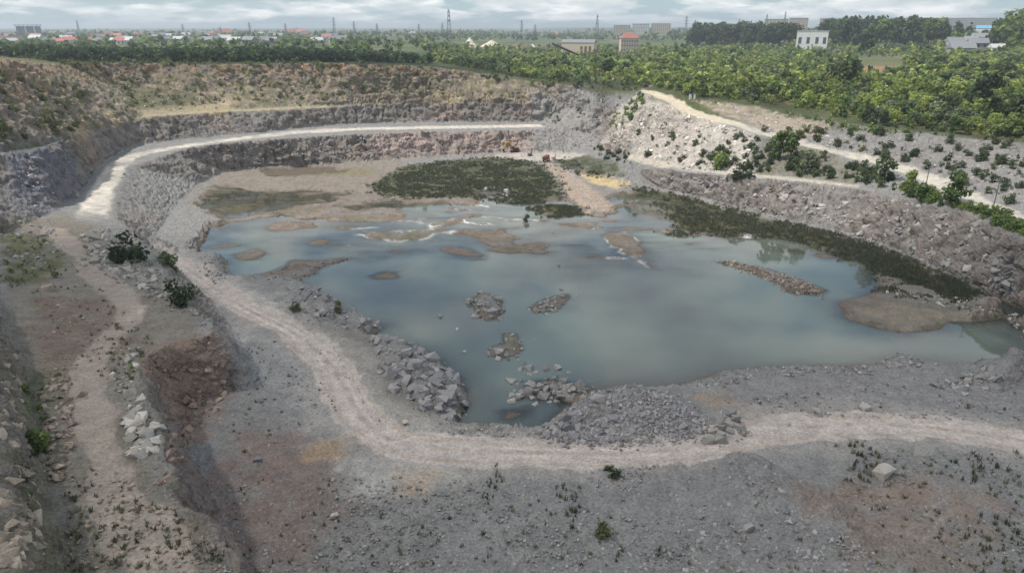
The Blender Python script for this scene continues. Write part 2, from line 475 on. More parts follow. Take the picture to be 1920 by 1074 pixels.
def bil(A, x, y):
    fx = np.clip((x - GX0) / GR, 0, NX - 1.001); fy = np.clip((y - GY0) / GR, 0, NY - 1.001)
    i = fx.astype(int); j = fy.astype(int)
    a = fx - i; b = fy - j
    return (A[j, i] * (1 - a) + A[j, i + 1] * a) * (1 - b) + (A[j + 1, i] * (1 - a) + A[j + 1, i + 1] * a) * b


FGX = np.linspace(-6000, 6000, 601); FGY = np.linspace(-200, 8000, 411)
FG = far_z(*np.meshgrid(FGX, np.maximum(FGY, 250)))


def far_q(x, y):
    fx = np.clip((x + 6000) / 20, 0, 599.99); fy = np.clip((y + 200) / 20, 0, 409.99)
    i = fx.astype(int); j = fy.astype(int); a = fx - i; b = fy - j
    return (FG[j, i] * (1 - a) + FG[j, i + 1] * a) * (1 - b) + (FG[j + 1, i] * (1 - a) + FG[j + 1, i + 1] * a) * b


def ground(x, y):
    x = np.asarray(x, float); y = np.asarray(y, float)
    k = np.maximum(np.maximum(sstep(GX1 - 60, GX1, np.abs(x)), sstep(GY1 - 70, GY1, y)), sstep(GY0 + 20, GY0, y))
    return bil(HG, x, y) * (1 - k) + far_q(x, y) * k


def hit(px, py):
    """march photograph rays to the ground; returns world x, y, z"""
    dx, dy, dz = (np.array(a, float) for a in np.broadcast_arrays(*ray(px, py)))
    n = len(dx)
    t = np.full(n, 55.0)
    act = np.arange(n)
    step = 1.005
    for _ in range(960):
        tn = t[act] * step
        above = CAM_H + dz[act] * tn >= ground(dx[act] * tn, dy[act] * tn)
        t[act[above]] = tn[above]
        act = act[above]
        if not len(act):
            break
    lo = t.copy(); hi = t * step
    for _ in range(8):
        m = (lo + hi) / 2
        b = CAM_H + dz * m < ground(dx * m, dy * m)
        hi = np.where(b, m, hi); lo = np.where(b, lo, m)
    return dx * hi, dy * hi, CAM_H + dz * hi


def wpoly(px_pts):
    """pixel outline laid on the ground"""
    a = np.array(px_pts, float)
    x, y, z = hit(a[:, 0], a[:, 1])
    return list(zip(x, y))


# ------------------------------------------------------------------ generic object helpers
COL = scene.collection


def mesh_np(name, verts, quads=None, tris=None, col=None, attrs=None):
    """fast mesh from numpy arrays (quads and/or triangles)"""
    me = bpy.data.meshes.new(name)
    nq = 0 if quads is None else len(quads)
    nt = 0 if tris is None else len(tris)
    loops = np.concatenate([np.asarray(a, np.int32).ravel() for a in (quads, tris) if a is not None and len(a)])
    me.vertices.add(len(verts))
    me.vertices.foreach_set('co', np.asarray(verts, np.float32).ravel())
    me.loops.add(len(loops))
    me.loops.foreach_set('vertex_index', loops)
    me.polygons.add(nq + nt)
    starts = np.concatenate([np.arange(nq) * 4, nq * 4 + np.arange(nt) * 3]).astype(np.int32)
    me.polygons.foreach_set('loop_start', starts)
    me.update(calc_edges=True)
    if col is not None:
        a = me.color_attributes.new('Col', 'FLOAT_COLOR', 'POINT')
        c = np.ones((len(verts), 4), np.float32)
        c[:, :3] = col
        a.data.foreach_set('color', c.ravel())
    for k, v in (attrs or {}).items():
        a = me.attributes.new(k, 'FLOAT', 'POINT')
        a.data.foreach_set('value', np.asarray(v, np.float32))
    me.validate()
    me.shade_flat()
    return me


def link(name, me, mat=None, parent=None, loc=None, rotz=None, scale=None):
    o = bpy.data.objects.new(name, me)
    COL.objects.link(o)
    if mat is not None and me is not None and len(me.materials) == 0:
        me.materials.append(mat)
    if parent is not None:
        o.parent = parent
    if loc is not None:
        o.location = loc
    if rotz is not None:
        o.rotation_euler = (0, 0, rotz)
    if scale is not None:
        o.scale = scale if hasattr(scale, '__len__') else (scale,) * 3
    return o


def tag(o, label, cat, group=None, kind=None):
    o['label'] = label
    o['category'] = cat
    if group:
        o['group'] = group
    if kind:
        o['kind'] = kind
    return o


def thing(name, label, cat, loc=(0, 0, 0), rotz=0, group=None):
    o = bpy.data.objects.new(name, None)
    o.empty_display_size = 0.5
    COL.objects.link(o)
    o.location = loc
    o.rotation_euler = (0, 0, rotz)
    return tag(o, label, cat, group)


def copy_tree(root, **kw):
    r = root.copy()
    COL.objects.link(r)
    for ch in root.children:
        c = ch.copy(); COL.objects.link(c); c.parent = r
        for g in ch.children:
            d = g.copy(); COL.objects.link(d); d.parent = c
    return r


def lin(r, g, b, k=1.0):
    f = lambda c: ((c / 255 + 0.055) / 1.055) ** 2.4 if c > 10 else c / 255 / 12.92
    return (f(r) * k, f(g) * k, f(b) * k)


# ------------------------------------------------------------------ materials
def new_mat(name):
    m = bpy.data.materials.new(name)
    m.use_nodes = True
    return m, NT(m.node_tree)


def plain(name, col, rough=0.8, metal=0.0, var=0.15, scale=1.5):
    """painted or weathered surface: base colour with a little mottling"""
    m, t = new_mat(name)
    tcn = t.n('ShaderNodeTexCoord')
    nz = t.n('ShaderNodeTexNoise', i_Vector=tcn.outputs['Object'], i_Scale=scale, i_Detail=4.0)
    k = t.ramp(nz.outputs[0], [(0.3, (1 - var,) * 3), (0.7, (1 + var,) * 3)])
    c = t.mix(1.0, col, k, 'MULTIPLY')
    b = t.n('ShaderNodeBsdfPrincipled', i_Base_Color=c, i_Roughness=rough, i_Metallic=metal)
    t.n('ShaderNodeOutputMaterial', i_Surface=b.outputs[0])
    return m


def ground_material(name, bump, pebble):
    m, t = new_mat(name)
    at = t.n('ShaderNodeVertexColor', layer_name='Col')
    geo = t.n('ShaderNodeNewGeometry')
    pos = geo.outputs['Position']
    nA = t.n('ShaderNodeTexNoise', i_Vector=pos, i_Scale=0.35, i_Detail=8.0, i_Roughness=0.65)
    nB = t.n('ShaderNodeTexNoise', i_Vector=pos, i_Scale=2.2, i_Detail=6.0, i_Roughness=0.7)
    vo_ = t.n('ShaderNodeTexVoronoi', i_Vector=pos, i_Scale=1.5, i_Randomness=1.0)
    kA = t.ramp(nA.outputs[0], [(0.3, (0.78, 0.79, 0.80)), (0.7, (1.22, 1.21, 1.19))])
    kB = t.ramp(nB.outputs[0], [(0.32, (0.66,) * 3), (0.68, (1.34,) * 3)])
    c = t.mix(1.0, at.outputs[0], kA, 'MULTIPLY')
    c = t.mix(1.0, c, kB, 'MULTIPLY')
    cellv = t.n('ShaderNodeSeparateColor', i_0=vo_.outputs['Color'])
    stone = t.math('MULTIPLY', t.math('LESS_THAN', vo_.outputs['Distance'], 0.30), t.math('GREATER_THAN', cellv.outputs[0], 1.0 - pebble))
    c = t.mix(t.math('MULTIPLY', stone, 0.35), c, (0.36, 0.35, 0.34))
    hgt = t.math('ADD', t.math('MULTIPLY', nB.outputs[0], 0.6), t.math('ADD', nA.outputs[0], t.math('MULTIPLY', stone, 0.25)))
    bp = t.n('ShaderNodeBump', i_Strength=bump, i_Distance=0.8, i_Height=hgt)
    b = t.n('ShaderNodeBsdfPrincipled', i_Base_Color=c, i_Roughness=0.92, i_Normal=bp.outputs[0])
    b.inputs['Specular IOR Level'].default_value = 0.2
    t.n('ShaderNodeOutputMaterial', i_Surface=b.outputs[0])
    return m


M_GROUND = ground_material('stony_ground', 0.85, 0.12)
M_ROAD = ground_material('dusty_road', 0.22, 0.04)
M_WALL = ground_material('quarry_rock', 0.8, 0.15)


def foliage_material(name, tint_stops, translucent=0.3, attr=True):
    m, t = new_mat(name)
    at = t.n('ShaderNodeVertexColor', layer_name='Col')
    oi = t.n('ShaderNodeObjectInfo')
    tint = t.ramp(oi.outputs['Random'], tint_stops)
    c = t.mix(1.0, at.outputs[0], tint, 'MULTIPLY')
    d = t.n('ShaderNodeBsdfPrincipled', i_Base_Color=c, i_Roughness=0.65)
    d.inputs['Specular IOR Level'].default_value = 0.25
    tr = t.n('ShaderNodeBsdfTranslucent', i_Color=c)
    mx = t.n('ShaderNodeMixShader', i_0=translucent, i_1=d.outputs[0], i_2=tr.outputs[0])
    t.n('ShaderNodeOutputMaterial', i_Surface=mx.outputs[0])
    return m


def vcol_material(name, rough=0.9, bump=0.0, scale=4.0, obj=True):
    """rock: per-piece colour from the mesh, varied from object to object"""
    m, t = new_mat(name)
    at = t.n('ShaderNodeVertexColor', layer_name='Col')
    geo = t.n('ShaderNodeNewGeometry')
    nz = t.n('ShaderNodeTexNoise', i_Vector=geo.outputs['Position'], i_Scale=scale, i_Detail=6.0, i_Roughness=0.65)
    k = t.ramp(nz.outputs[0], [(0.3, (0.75,) * 3), (0.7, (1.25,) * 3)])
    c = t.mix(1.0, at.outputs[0], k, 'MULTIPLY')
    if obj:
        oi = t.n('ShaderNodeObjectInfo')
        c = t.mix(1.0, c, t.ramp(oi.outputs['Random'], [(0, (0.72, 0.73, 0.76)), (0.5, (1.0, 0.98, 0.97)), (1, (1.28, 1.24, 1.2))]), 'MULTIPLY')
    bp = t.n('ShaderNodeBump', i_Strength=0.6, i_Distance=0.3, i_Height=nz.outputs[0])
    b = t.n('ShaderNodeBsdfPrincipled', i_Base_Color=c, i_Roughness=rough, i_Normal=bp.outputs[0])
    b.inputs['Specular IOR Level'].default_value = 0.25
    t.n('ShaderNodeOutputMaterial', i_Surface=b.outputs[0])
    return m


# ------------------------------------------------------------------ terrain mesh (finer where the quarry faces are steep)
NCOL, NROW = 940, 610
az = np.concatenate([np.linspace(-46, 46, NCOL), np.arange(50, 312, 6.0)]) * math.pi / 180
az = np.concatenate([az, az[:1] + 2 * math.pi])
sa, ca = np.sin(az), np.cos(az)
rf = np.geomspace(42, 640, 2600)
zz = np.empty((len(az), len(rf)), np.float32)
for k in range(0, len(az), 100):
    zz[k:k + 100] = ground(sa[k:k + 100, None] * rf, ca[k:k + 100, None] * rf)
el = np.arctan2(zz - CAM_H, rf)
de = np.abs(np.diff(el, axis=1)); dr = np.diff(np.log(rf))[None, :]
met = np.sqrt((de * 1.0) ** 2 + (0.11 * dr) ** 2)
kk = 9
mp = np.pad(met[:NCOL], ((kk, kk), (0, 0)), mode='edge')
cs = np.cumsum(mp, axis=0)
met[:NCOL] = (cs[2 * kk:] - np.concatenate([np.zeros((1, mp.shape[1])), cs[:-2 * kk - 1]])) / (2 * kk + 1)
cdf = np.concatenate([np.zeros((len(az), 1)), np.cumsum(met, axis=1)], axis=1)
R = np.empty((len(az), NROW))
for k in range(len(az)):
    R[k] = np.interp(np.linspace(0, cdf[k, -1], NROW), cdf[k], rf)
R = np.concatenate([np.broadcast_to(np.array([0.5, 12, 24, 34]), (len(az), 4)), R, np.broadcast_to(np.geomspace(640, 14000, 72)[1:], (len(az), 71))], axis=1)
TX = sa[:, None] * R; TY = ca[:, None] * R
TZ = ground(TX, TY)
nr, nc = R.shape[1], R.shape[0]
tx, ty, tz = TX.ravel(), TY.ravel(), TZ.ravel()
inside = (np.abs(tx) < GX1 - 2) & (ty > GY0 + 2) & (ty < GY1 - 2)
gx = np.where(inside, bil(DHX, tx, ty), 0); gy = np.where(inside, bil(DHY, tx, ty), 0)
slope = np.hypot(gx, gy)
nrm = np.stack([-gx, -gy, np.ones_like(gx)], 1)
nrm /= np.linalg.norm(nrm, axis=1)[:, None]
near = (R.ravel() < 700) & (np.abs(tx) < 430) & (ty > 30)

road_d = {}
idx = np.where(near)[0]
for nm, ln in (('haul', haul_c), ('upper', up_road_c), ('bench', bench_c), ('path', path_c)):
    d = np.full(len(tx), 1e3)
    xs = [p[0] for p in ln]; ys = [p[1] for p in ln]
    b = idx[(tx[idx] > min(xs) - 30) & (tx[idx] < max(xs) + 30) & (ty[idx] > min(ys) - 30) & (ty[idx] < max(ys) + 30)]
    d[b] = line_d(ln, tx[b], ty[b])
    road_d[nm] = d
wob = np.zeros(len(tx)); wob[idx] = fbm(tx[idx] / 14, ty[idx] / 14, 0.3, 3)
wob2 = np.zeros(len(tx)); wob2[idx] = fbm(tx[idx] / 3.5, ty[idx] / 3.5, 0.9, 3)
half = {'haul': 4.2, 'upper': 3.9, 'bench': 5.5, 'path': 2.4}
half_a = {k: np.full(len(tx), half[k]) for k in half}
half_a['bench'] = np.where(tx < -120, 4.0 + 1.5 * sstep(-160, -120, tx), 5.5)
road_m = {k: sstep(half_a[k] + 1.2, half_a[k] - 0.8, road_d[k] + 3.2 * wob + 1.2 * wob2) for k in half}
road_m['bench'] *= sstep(214, 236, ty)
road_m['bench'] *= np.where(tx < -115, np.clip(.85 + wob, 0, 1), 1)
allroad = np.max([road_m[k] for k in road_m], axis=0)

rock = sstep(0.42, 0.95, slope)
amp_wet = sstep(-0.2, 1.1, tz)           # nearly flat under water and on the mud
disp = np.zeros(len(tx))
x_, y_, z_ = tx[idx], ty[idx], tz[idx]
f1 = fbm(x_ / 15, y_ / 15, z_ / 15, 3)
f2 = fbm(x_ / 2.6, y_ / 2.6, z_ / 2.6, 3)
f3 = fbm(x_ / 0.95, y_ / 0.95, z_ / 0.95, 2)
r1 = ridged(x_ / 8.5, y_ / 8.5, z_ / 13, 4)
r2 = ridged(x_ / 2.4, y_ / 2.4, z_ / 3.2, 3)
rk = rock[idx]
roughs = sstep(0.13, 0.32, slope[idx])
terr = fbm(x_ / 5.5, y_ / 5.5, z_ / 4.0 + 31, 3) * 5
terr = (np.round(terr) + 0.25 * (terr - np.round(terr))) / 5
crack = sstep(0.66, 0.86, ridged(x_ / 5.2, y_ / 5.2, z_ / 24 + 3, 2))
strat = np.abs(((z_ + 1.2 * f1) / 2.6) % 1.0 - 0.5) * 2
nearf = 0.42 + 0.58 * sstep(140, 230, np.hypot(x_, y_))
disp[idx] = rk * nearf * (1.3 * r1 + 0.7 * r2 + 0.35 * f3 + 2.6 * terr - 0.8 * crack + 0.35 * (strat - .5)) + (1 - rk) * (0.55 * f1 + 0.34 * f2 + 0.22 * f3 + roughs * (0.75 * r2 + 0.6 * f2)) * amp_wet[idx] * (1 - 0.85 * allroad[idx])
pile_m = np.zeros(len(tx))
for nm, (pts, hh, z0) in PILES.items():
    wp = [PZ(x, y, z0)[:2] for x, y in pts]
    xs = [p[0] for p in wp]; ys = [p[1] for p in wp]
    b = idx[(tx[idx] > min(xs) - 6) & (tx[idx] < max(xs) + 6) & (ty[idx] > min(ys) - 6) & (ty[idx] < max(ys) + 6)]
    pile_m[b] = np.maximum(pile_m[b], sstep(-4, 0, poly_sd(wp, tx[b], ty[b])))
disp -= 0.10 * np.exp(-((road_d['haul'] + 0.5 * wob - 2.0) / .5) ** 2) * road_m['haul']
disp *= 1 - 0.75 * sstep(13, 6, road_d['bench']) * (1 - rock)
disp *= 1 - 0.7 * pile_m
rock *= 1 - pile_m
disp *= np.where(tz < 0.6, 0.25 + 0.75 * sstep(0.0, 0.6, tz), 1.0)
V = np.stack([tx, ty, tz], 1) + nrm * disp[:, None]

TRACKS = [[(560, 1074), (640, 1035), (760, 965), (800, 930), (790, 900)], [(600, 1074), (690, 1025), (820, 950), (900, 880)], [(480, 840), (560, 800), (620, 770), (660, 760)], [(1330, 790), (1450, 760), (1600, 735), (1780, 740), (1900, 770)], [(1340, 770), (1500, 735), (1700, 715), (1920, 730)],
          [(700, 870), (780, 890), (900, 960), (1000, 1074)], [(1000, 300), (1040, 320), (1085, 355), (1115, 390)], [(1020, 302), (1060, 322), (1100, 352), (1130, 385)], [(1660, 1074), (1720, 1000), (1800, 930), (1920, 900)]]
track = np.zeros(len(tx))
for tr_ in TRACKS:
    a_ = np.array(tr_, float)
    hx_, hy_, hz_ = hit(a_[:, 0], a_[:, 1])
    ln = [p[:2] for p in smooth_line([(x, y, 0) for x, y in zip(hx_, hy_)], 6)]
    xs = [p[0] for p in ln]; ys = [p[1] for p in ln]
    b = idx[(tx[idx] > min(xs) - 4) & (tx[idx] < max(xs) + 4) & (ty[idx] > min(ys) - 4) & (ty[idx] < max(ys) + 4)]
    d = line_d(ln, tx[b], ty[b]) + .25 * wob2[b]
    track[b] = np.maximum(track[b], np.exp(-((d - 1.0) / .28) ** 2))
V[:, 2] -= 0.12 * track
# ---- colours of the ground itself
C = np.zeros((len(tx), 3))
GREY = lin(132, 130, 128); GREYD = lin(112, 109, 110); PINK = lin(126, 109, 101); ROADC = lin(174, 163, 156)
DUST = lin(176, 170, 163); TAN = lin(172, 146, 118); MUD = lin(116, 104, 93); BROWN = lin(112, 100, 88); OLIVE = lin(84, 80, 56)
GRASS = lin(86, 92, 58); SOIL = lin(62, 66, 44); DRYG = lin(150, 138, 104)
C[:] = GREY
nz1 = np.zeros(len(tx)); nz1[idx] = fbm(x_ / 22, y_ / 22, 4.4, 4)
nz2 = np.zeros(len(tx)); nz2[idx] = fbm(x_ / 5, y_ / 5, z_ / 5 + 9.4, 4)
nzw = np.zeros(len(tx)); nzw[idx] = fbm(x_ / 7, y_ / 7, z_ / 3 + 2.2, 4)


def blend(mask, col):
    C[:] = C * (1 - mask[:, None]) + np.array(col) * mask[:, None]


def paint(px_pts, col, soft=4.0, strength=1.0, noise=0.5, world=False):
    pts = px_pts if world else wpoly(px_pts)
    xs = [p[0] for p in pts]; ys = [p[1] for p in pts]
    b = idx[(tx[idx] > min(xs) - soft * 2) & (tx[idx] < max(xs) + soft * 2) & (ty[idx] > min(ys) - soft * 2) & (ty[idx] < max(ys) + soft * 2)]
    sd = poly_sd(pts, tx[b], ty[b]) + soft * (1.3 * nz2[b] + 0.8 * nz1[b])
    m = sstep(-soft, soft, sd) * strength
    m = m * np.clip(1 + noise * 2.0 * nz2[b], 0, 1.2)
    m = np.clip(m, 0, 1)
    C[b] = C[b] * (1 - m[:, None]) + np.array(col) * m[:, None]
    return b, m


# rim, plain and wood floor
plainm = sstep(24, 30, tz) * (1 - rock)
blend(plainm, GRASS)
blend(plainm * np.clip(0.5 + 1.4 * nz1, 0, 1), SOIL)
fm = R.ravel() > 600
fi = np.where(fm)[0]
fn = fbm(tx[fi] / 130, ty[fi] / 130, 1.9, 3)
C[fi] = np.array(lin(84, 92, 62)) + np.clip(fn * 1.6, -.3, 1)[:, None] * (np.array(lin(122, 116, 84)) - np.array(lin(84, 92, 62)))
# rock faces
blend(rock, lin(132, 124, 118))
blend(rock * np.clip(0.45 + 1.6 * nzw, 0, 1), lin(112, 106, 102))
blend(rock * np.clip(1.8 * nz1 - 0.1, 0, 1), lin(148, 131, 121))
ck = np.zeros(len(tx)); ck[idx] = crack
C *= (1 - 0.4 * ck * rock)[:, None]
# upper back slope: reddish brown rock, sandy debris fans and scrub
u3 = sstep(22.0, 27, tz) * sstep(60, -20, tx) * sstep(220, 300, ty) * sstep(0.12, 0.3, slope)
blend(u3 * 0.85, lin(118, 107, 97))
blend(u3 * np.clip(0.2 + 2.2 * nz2, 0, 1), lin(158, 144, 124))
blend(u3 * np.clip(0.1 + 2.4 * nzw, 0, 1), lin(96, 98, 64))
blend(u3 * sstep(34, 27, tz) * sstep(250, 330, ty) * np.clip(-0.1 + 2.2 * nz1, 0, 1), lin(182, 164, 132))
blend(u3 * sstep(38, 44, tz) * np.clip(0.3 + 2 * nz2, 0, 1) * 0.9, lin(140, 112, 90))
bench2 = sstep(23.5, 24.2, tz) * sstep(29, 27, tz) * (1 - sstep(0.1, 0.3, slope)) * sstep(-20, -60, tx) * sstep(330, 380, ty)
blend(bench2 * 0.8, lin(168, 154, 124))
# floor tints
paint([(340, 860), (470, 790), (640, 830), (680, 940), (560, 1074), (440, 1074), (400, 960)], PINK, 5, .75)
paint([(1500, 920), (1700, 890), (1860, 930), (1800, 1074), (1640, 1074)], lin(138, 122, 111), 5, .75)
paint([(420, 600), (560, 640), (640, 720), (650, 830), (560, 800), (480, 740), (420, 660)], lin(150, 147, 146), 4, .7)
paint([(600, 640), (700, 650), (760, 760), (860, 815), (1020, 820), (900, 830), (760, 830), (660, 790)], DUST, 3, .7)
paint([(640, 860), (860, 860), (870, 900), (760, 930), (650, 925)], lin(172, 168, 163), 3.5, .85)
paint([(570, 830), (640, 818), (665, 840), (640, 858), (580, 858)], TAN, 2.0, .6)
paint([(740, 890), (790, 878), (830, 890), (800, 930), (745, 930)], TAN, 2.0, .55)
paint([(1310, 745), (1370, 740), (1430, 775), (1410, 795), (1350, 770)], lin(160, 136, 112), 2.5, .7)
paint([(380, 510), (520, 560), (530, 600), (640, 640), (620, 660), (480, 590)], DUST, 4, .8)
paint([(400, 600), (450, 600), (500, 640), (460, 650), (410, 630)], DUST, 3, .5)
paint([(1400, 700), (1640, 692), (1900, 700), (1990, 760), (1850, 790), (1500, 780), (1330, 790)], lin(136, 132, 131), 4, .7)
paint([(540, 590), (700, 630), (720, 700), (830, 780), (760, 790), (700, 720), (640, 650)], lin(128, 122, 116), 2.5, .8)
# wet edge, mud flats and the bed of the pool
wetland = sstep(1.15, 0.5, tz) * (ty > 85) * (np.abs(tx) < 220) * near
blend(wetland, MUD)
blend(wetland * np.clip(0.35 + 1.8 * nz2, 0, 1), lin(134, 122, 111))
blend(wetland * np.clip(-0.05 + 2.2 * nz1, 0, 1), lin(112, 108, 90))
blend(wetland * np.clip(-0.1 + 2.4 * nzw, 0, 1), lin(128, 124, 120))
paint([(400, 300), (760, 295), (720, 360), (560, 360), (400, 350)], lin(136, 125, 113), 4, .6)
paint([(560, 318), (700, 316), (690, 330), (560, 332)], lin(120, 112, 80), 4, .6)
blend(sstep(0.12, -0.05, tz) * near * (ty > 85), BROWN)
paint([(385, 372), (400, 352), (470, 362), (560, 362), (600, 380), (540, 390), (480, 402), (420, 411)], OLIVE, 3, .95, .2)
paint([(640, 386), (760, 378), (755, 391), (660, 393)], lin(66, 64, 48), 2, .9, .2)
paint([(1010, 303), (1045, 303), (1090, 340), (1135, 368), (1150, 400), (1100, 402), (1070, 372), (1045, 340)], lin(158, 142, 128), 2.5, .9)
paint([(1085, 325), (1130, 330), (1180, 345), (1160, 355), (1110, 345)], lin(188, 168, 128), 2, .9)
paint([(940, 288), (1060, 284), (1100, 290), (1030, 303), (960, 298), (850, 303)], lin(180, 170, 160), 2.5, .8)
paint([(1150, 365), (1260, 395), (1275, 430), (1400, 446), (1560, 470), (1660, 520), (1840, 560), (1830, 545), (1700, 490), (1560, 440), (1400, 405), (1240, 358)], lin(70, 72, 50), 2.5, .95, .2)
paint([(1590, 575), (1700, 575), (1850, 575), (1760, 600), (1690, 618), (1620, 605)], lin(142, 130, 114), 3, .8)
for pts in ([(700, 348), (760, 312), (850, 301), (930, 294), (1010, 306), (1050, 345), (1050, 370), (1000, 385), (940, 381), (880, 370), (790, 372), (720, 368)], [(1000, 388), (1040, 383), (1085, 388), (1080, 405), (1030, 408)], [(1040, 300), (1100, 293), (1160, 305), (1170, 330), (1110, 328), (1060, 316)]):
    paint(pts, lin(74, 78, 56), 3, .9, .5)
# pale crust along some shoal edges, plus one white patch in the far inlet
for pts in ([(665, 452), (700, 450), (760, 455), (800, 450), (790, 457), (720, 459)], [(735, 417), (800, 412), (820, 416), (790, 424)], [(905, 352), (950, 352), (955, 380), (920, 386), (900, 384)],
            [(1092, 446), (1120, 440), (1145, 470), (1135, 478)], [(1395, 440), (1430, 443), (1425, 449), (1395, 448)], [(1172, 485), (1196, 488), (1225, 505), (1205, 508)]):
    paint(pts, lin(205, 205, 205), 1.2, .85, .6)
crm = np.zeros(len(tx))
for pts in ([(660, 430), (850, 405), (860, 450), (800, 465), (660, 462)], [(1085, 430), (1215, 425), (1240, 512), (1150, 495)], [(720, 405), (1060, 345), (1100, 400), (850, 440)], [(1380, 432), (1440, 436), (1430, 452), (1380, 452)]) :
    wp = water_poly(pts)
    bb = idx[(np.abs(tz[idx]) < 0.4) & (ty[idx] > 150)]
    crm[bb] = np.maximum(crm[bb], sstep(-3, 3, poly_sd(wp, tx[bb], ty[bb])))
crm *= sstep(-0.16, -0.03, tz) * sstep(0.12, 0.02, tz) * np.clip(0.15 + 2.4 * nz1 + 1.8 * nz2, 0, 1)
blend(sstep(0.22, 0.05, tz) * near * (ty > 85) * (np.abs(tx) < 230) * 0.45, lin(84, 76, 68))
blend(crm, lin(214, 214, 212))
# lower face is pinker under the bench towards the far corner, blue-grey further left
paint([(700, 250), (1000, 245), (1000, 285), (850, 290), (700, 300)], lin(164, 146, 138), 4, .75)
paint([(1000, 170), (1120, 180), (1130, 280), (1000, 285)], lin(142, 138, 136), 4, .8)
paint([(20, 290), (130, 275), (150, 360), (100, 395), (20, 410)], lin(108, 108, 118), 4, .8)
paint([(1170, 190), (1215, 180), (1300, 215), (1420, 255), (1420, 320), (1300, 322), (1180, 290), (1140, 265)], lin(176, 168, 160), 4, .9)
paint([(1300, 190), (1420, 200), (1560, 232), (1500, 262), (1420, 240)], lin(160, 146, 132), 4, .8)
paint([(1420, 255), (1560, 290), (1640, 320), (1600, 345), (1420, 330)], lin(116, 112, 98), 4, .85)
paint([(1560, 235), (1920, 270), (1920, 380), (1780, 330), (1640, 290)], lin(130, 126, 124), 4, .9)
paint([(1380, 170), (1920, 262), (1920, 250), (1500, 195)], lin(120, 112, 80), 3, .7)
# left ledge
paint([(0, 400), (120, 400), (260, 470), (390, 600), (300, 650), (260, 720), (300, 860), (320, 940), (440, 1074), (0, 1074)], lin(128, 120, 108), 3, .8)
paint([(60, 560), (260, 560), (250, 640), (160, 700), (60, 650)], lin(118, 102, 92), 4, .8)
paint([(0, 430), (90, 440), (120, 500), (60, 530), (0, 530)], lin(88, 90, 58), 3, .7)
paint([(20, 690), (110, 690), (130, 760), (110, 900), (90, 1074), (30, 1074)], lin(92, 94, 66), 2, .6)
paint([(245, 575), (275, 572), (262, 600), (235, 603)], lin(190, 172, 160), .8, .9)
b, m_ = paint([(270, 700), (285, 650), (410, 630), (430, 720), (390, 820), (330, 830)], lin(138, 118, 106), 2.5, .7)
# forest margin and red field beyond
paint([(1600, 112), (1690, 112), (1690, 136), (1620, 138)], lin(150, 112, 88), 3, 1, .1)
blend(track * np.clip(.3 + .8 * wob2, 0, .5), lin(160, 153, 146))
# roads last
blend(road_m['haul'] * np.clip(0.95 + 0.3 * nz2, 0, 1), ROADC)
streak = np.cos(np.clip(road_d['haul'] + 0.7 * wob, 0, 8) * 1.9 + 0.6)
blend(road_m['haul'] * np.clip(0.05 + 0.5 * streak + 1.0 * wob2 + .6 * wob, 0, .6), lin(150, 132, 118))
ruts = np.exp(-((road_d['haul'] + 0.5 * wob - 1.15) / .35) ** 2) + np.exp(-((road_d['haul'] + 0.5 * wob - 2.9) / .4) ** 2)
blend(road_m['haul'] * np.clip(ruts * (.2 + 1.5 * wob + .8 * wob2), 0, .6), lin(198, 186, 174))
verge = sstep(half['haul'] + 7, half['haul'] + 1, road_d['haul'] + 6 * wob + 2 * wob2) * (1 - road_m['haul'])
blend(verge * .5 * (tz > .8), lin(168, 160, 152))
blend(road_m['upper'] * np.clip(.85 + .6 * wob2, .4, .95), lin(184, 177, 164))
blend(road_m['upper'] * sstep(330, 350, ty), lin(190, 177, 156))
blend(road_m['bench'] * np.clip(.78 + .7 * wob2 + .5 * wob, .3, .95), lin(203, 193, 180))
blend(road_m['path'] * 0.85, lin(146, 134, 124))
lowtrack = np.full(len(tx), 1e3)
lt_c = [PZ(*p) for p in [(1185, 287, 8.7), (1290, 317, 9.8), (1400, 328, 11.8), (1500, 337, 13.2), (1600, 349, 13.9)]]
lowtrack[idx] = line_d(lt_c, x_, y_)
blend(sstep(3.2, 1.2, lowtrack + 1.5 * wob) * .9, lin(182, 174, 160))
C = np.clip(C, 0.01, 0.75)

I, J = np.meshgrid(np.arange(nc - 1), np.arange(nr - 1), indexing='ij')
q = np.stack([I * nr + J, (I + 1) * nr + J, (I + 1) * nr + J + 1, I * nr + J + 1], -1).reshape(-1, 4)
qc = q[:, 0]
cls = np.zeros(len(q), int)
cls[rock[qc] > 0.5] = 1
for k, nm in ((2, 'haul'), (3, 'upper'), (4, 'bench'), (5, 'path')):
    cls[road_m[nm][qc] > 0.5] = k
names = [('ground', M_GROUND), ('rock_face', M_WALL), ('haul_road', M_ROAD), ('upper_road', M_ROAD), ('bench_road', M_ROAD), ('footpath', M_ROAD)]
for k, (nm, mt) in enumerate(names):
    qq = q[cls == k]
    if not len(qq):
        continue
    used, inv = np.unique(qq.ravel(), return_inverse=True)
    me = mesh_np(nm, V[used], quads=inv.reshape(-1, 4)[:, ::-1], col=C[used])
    o = link(nm, me, mt)
    o['kind'] = 'structure'

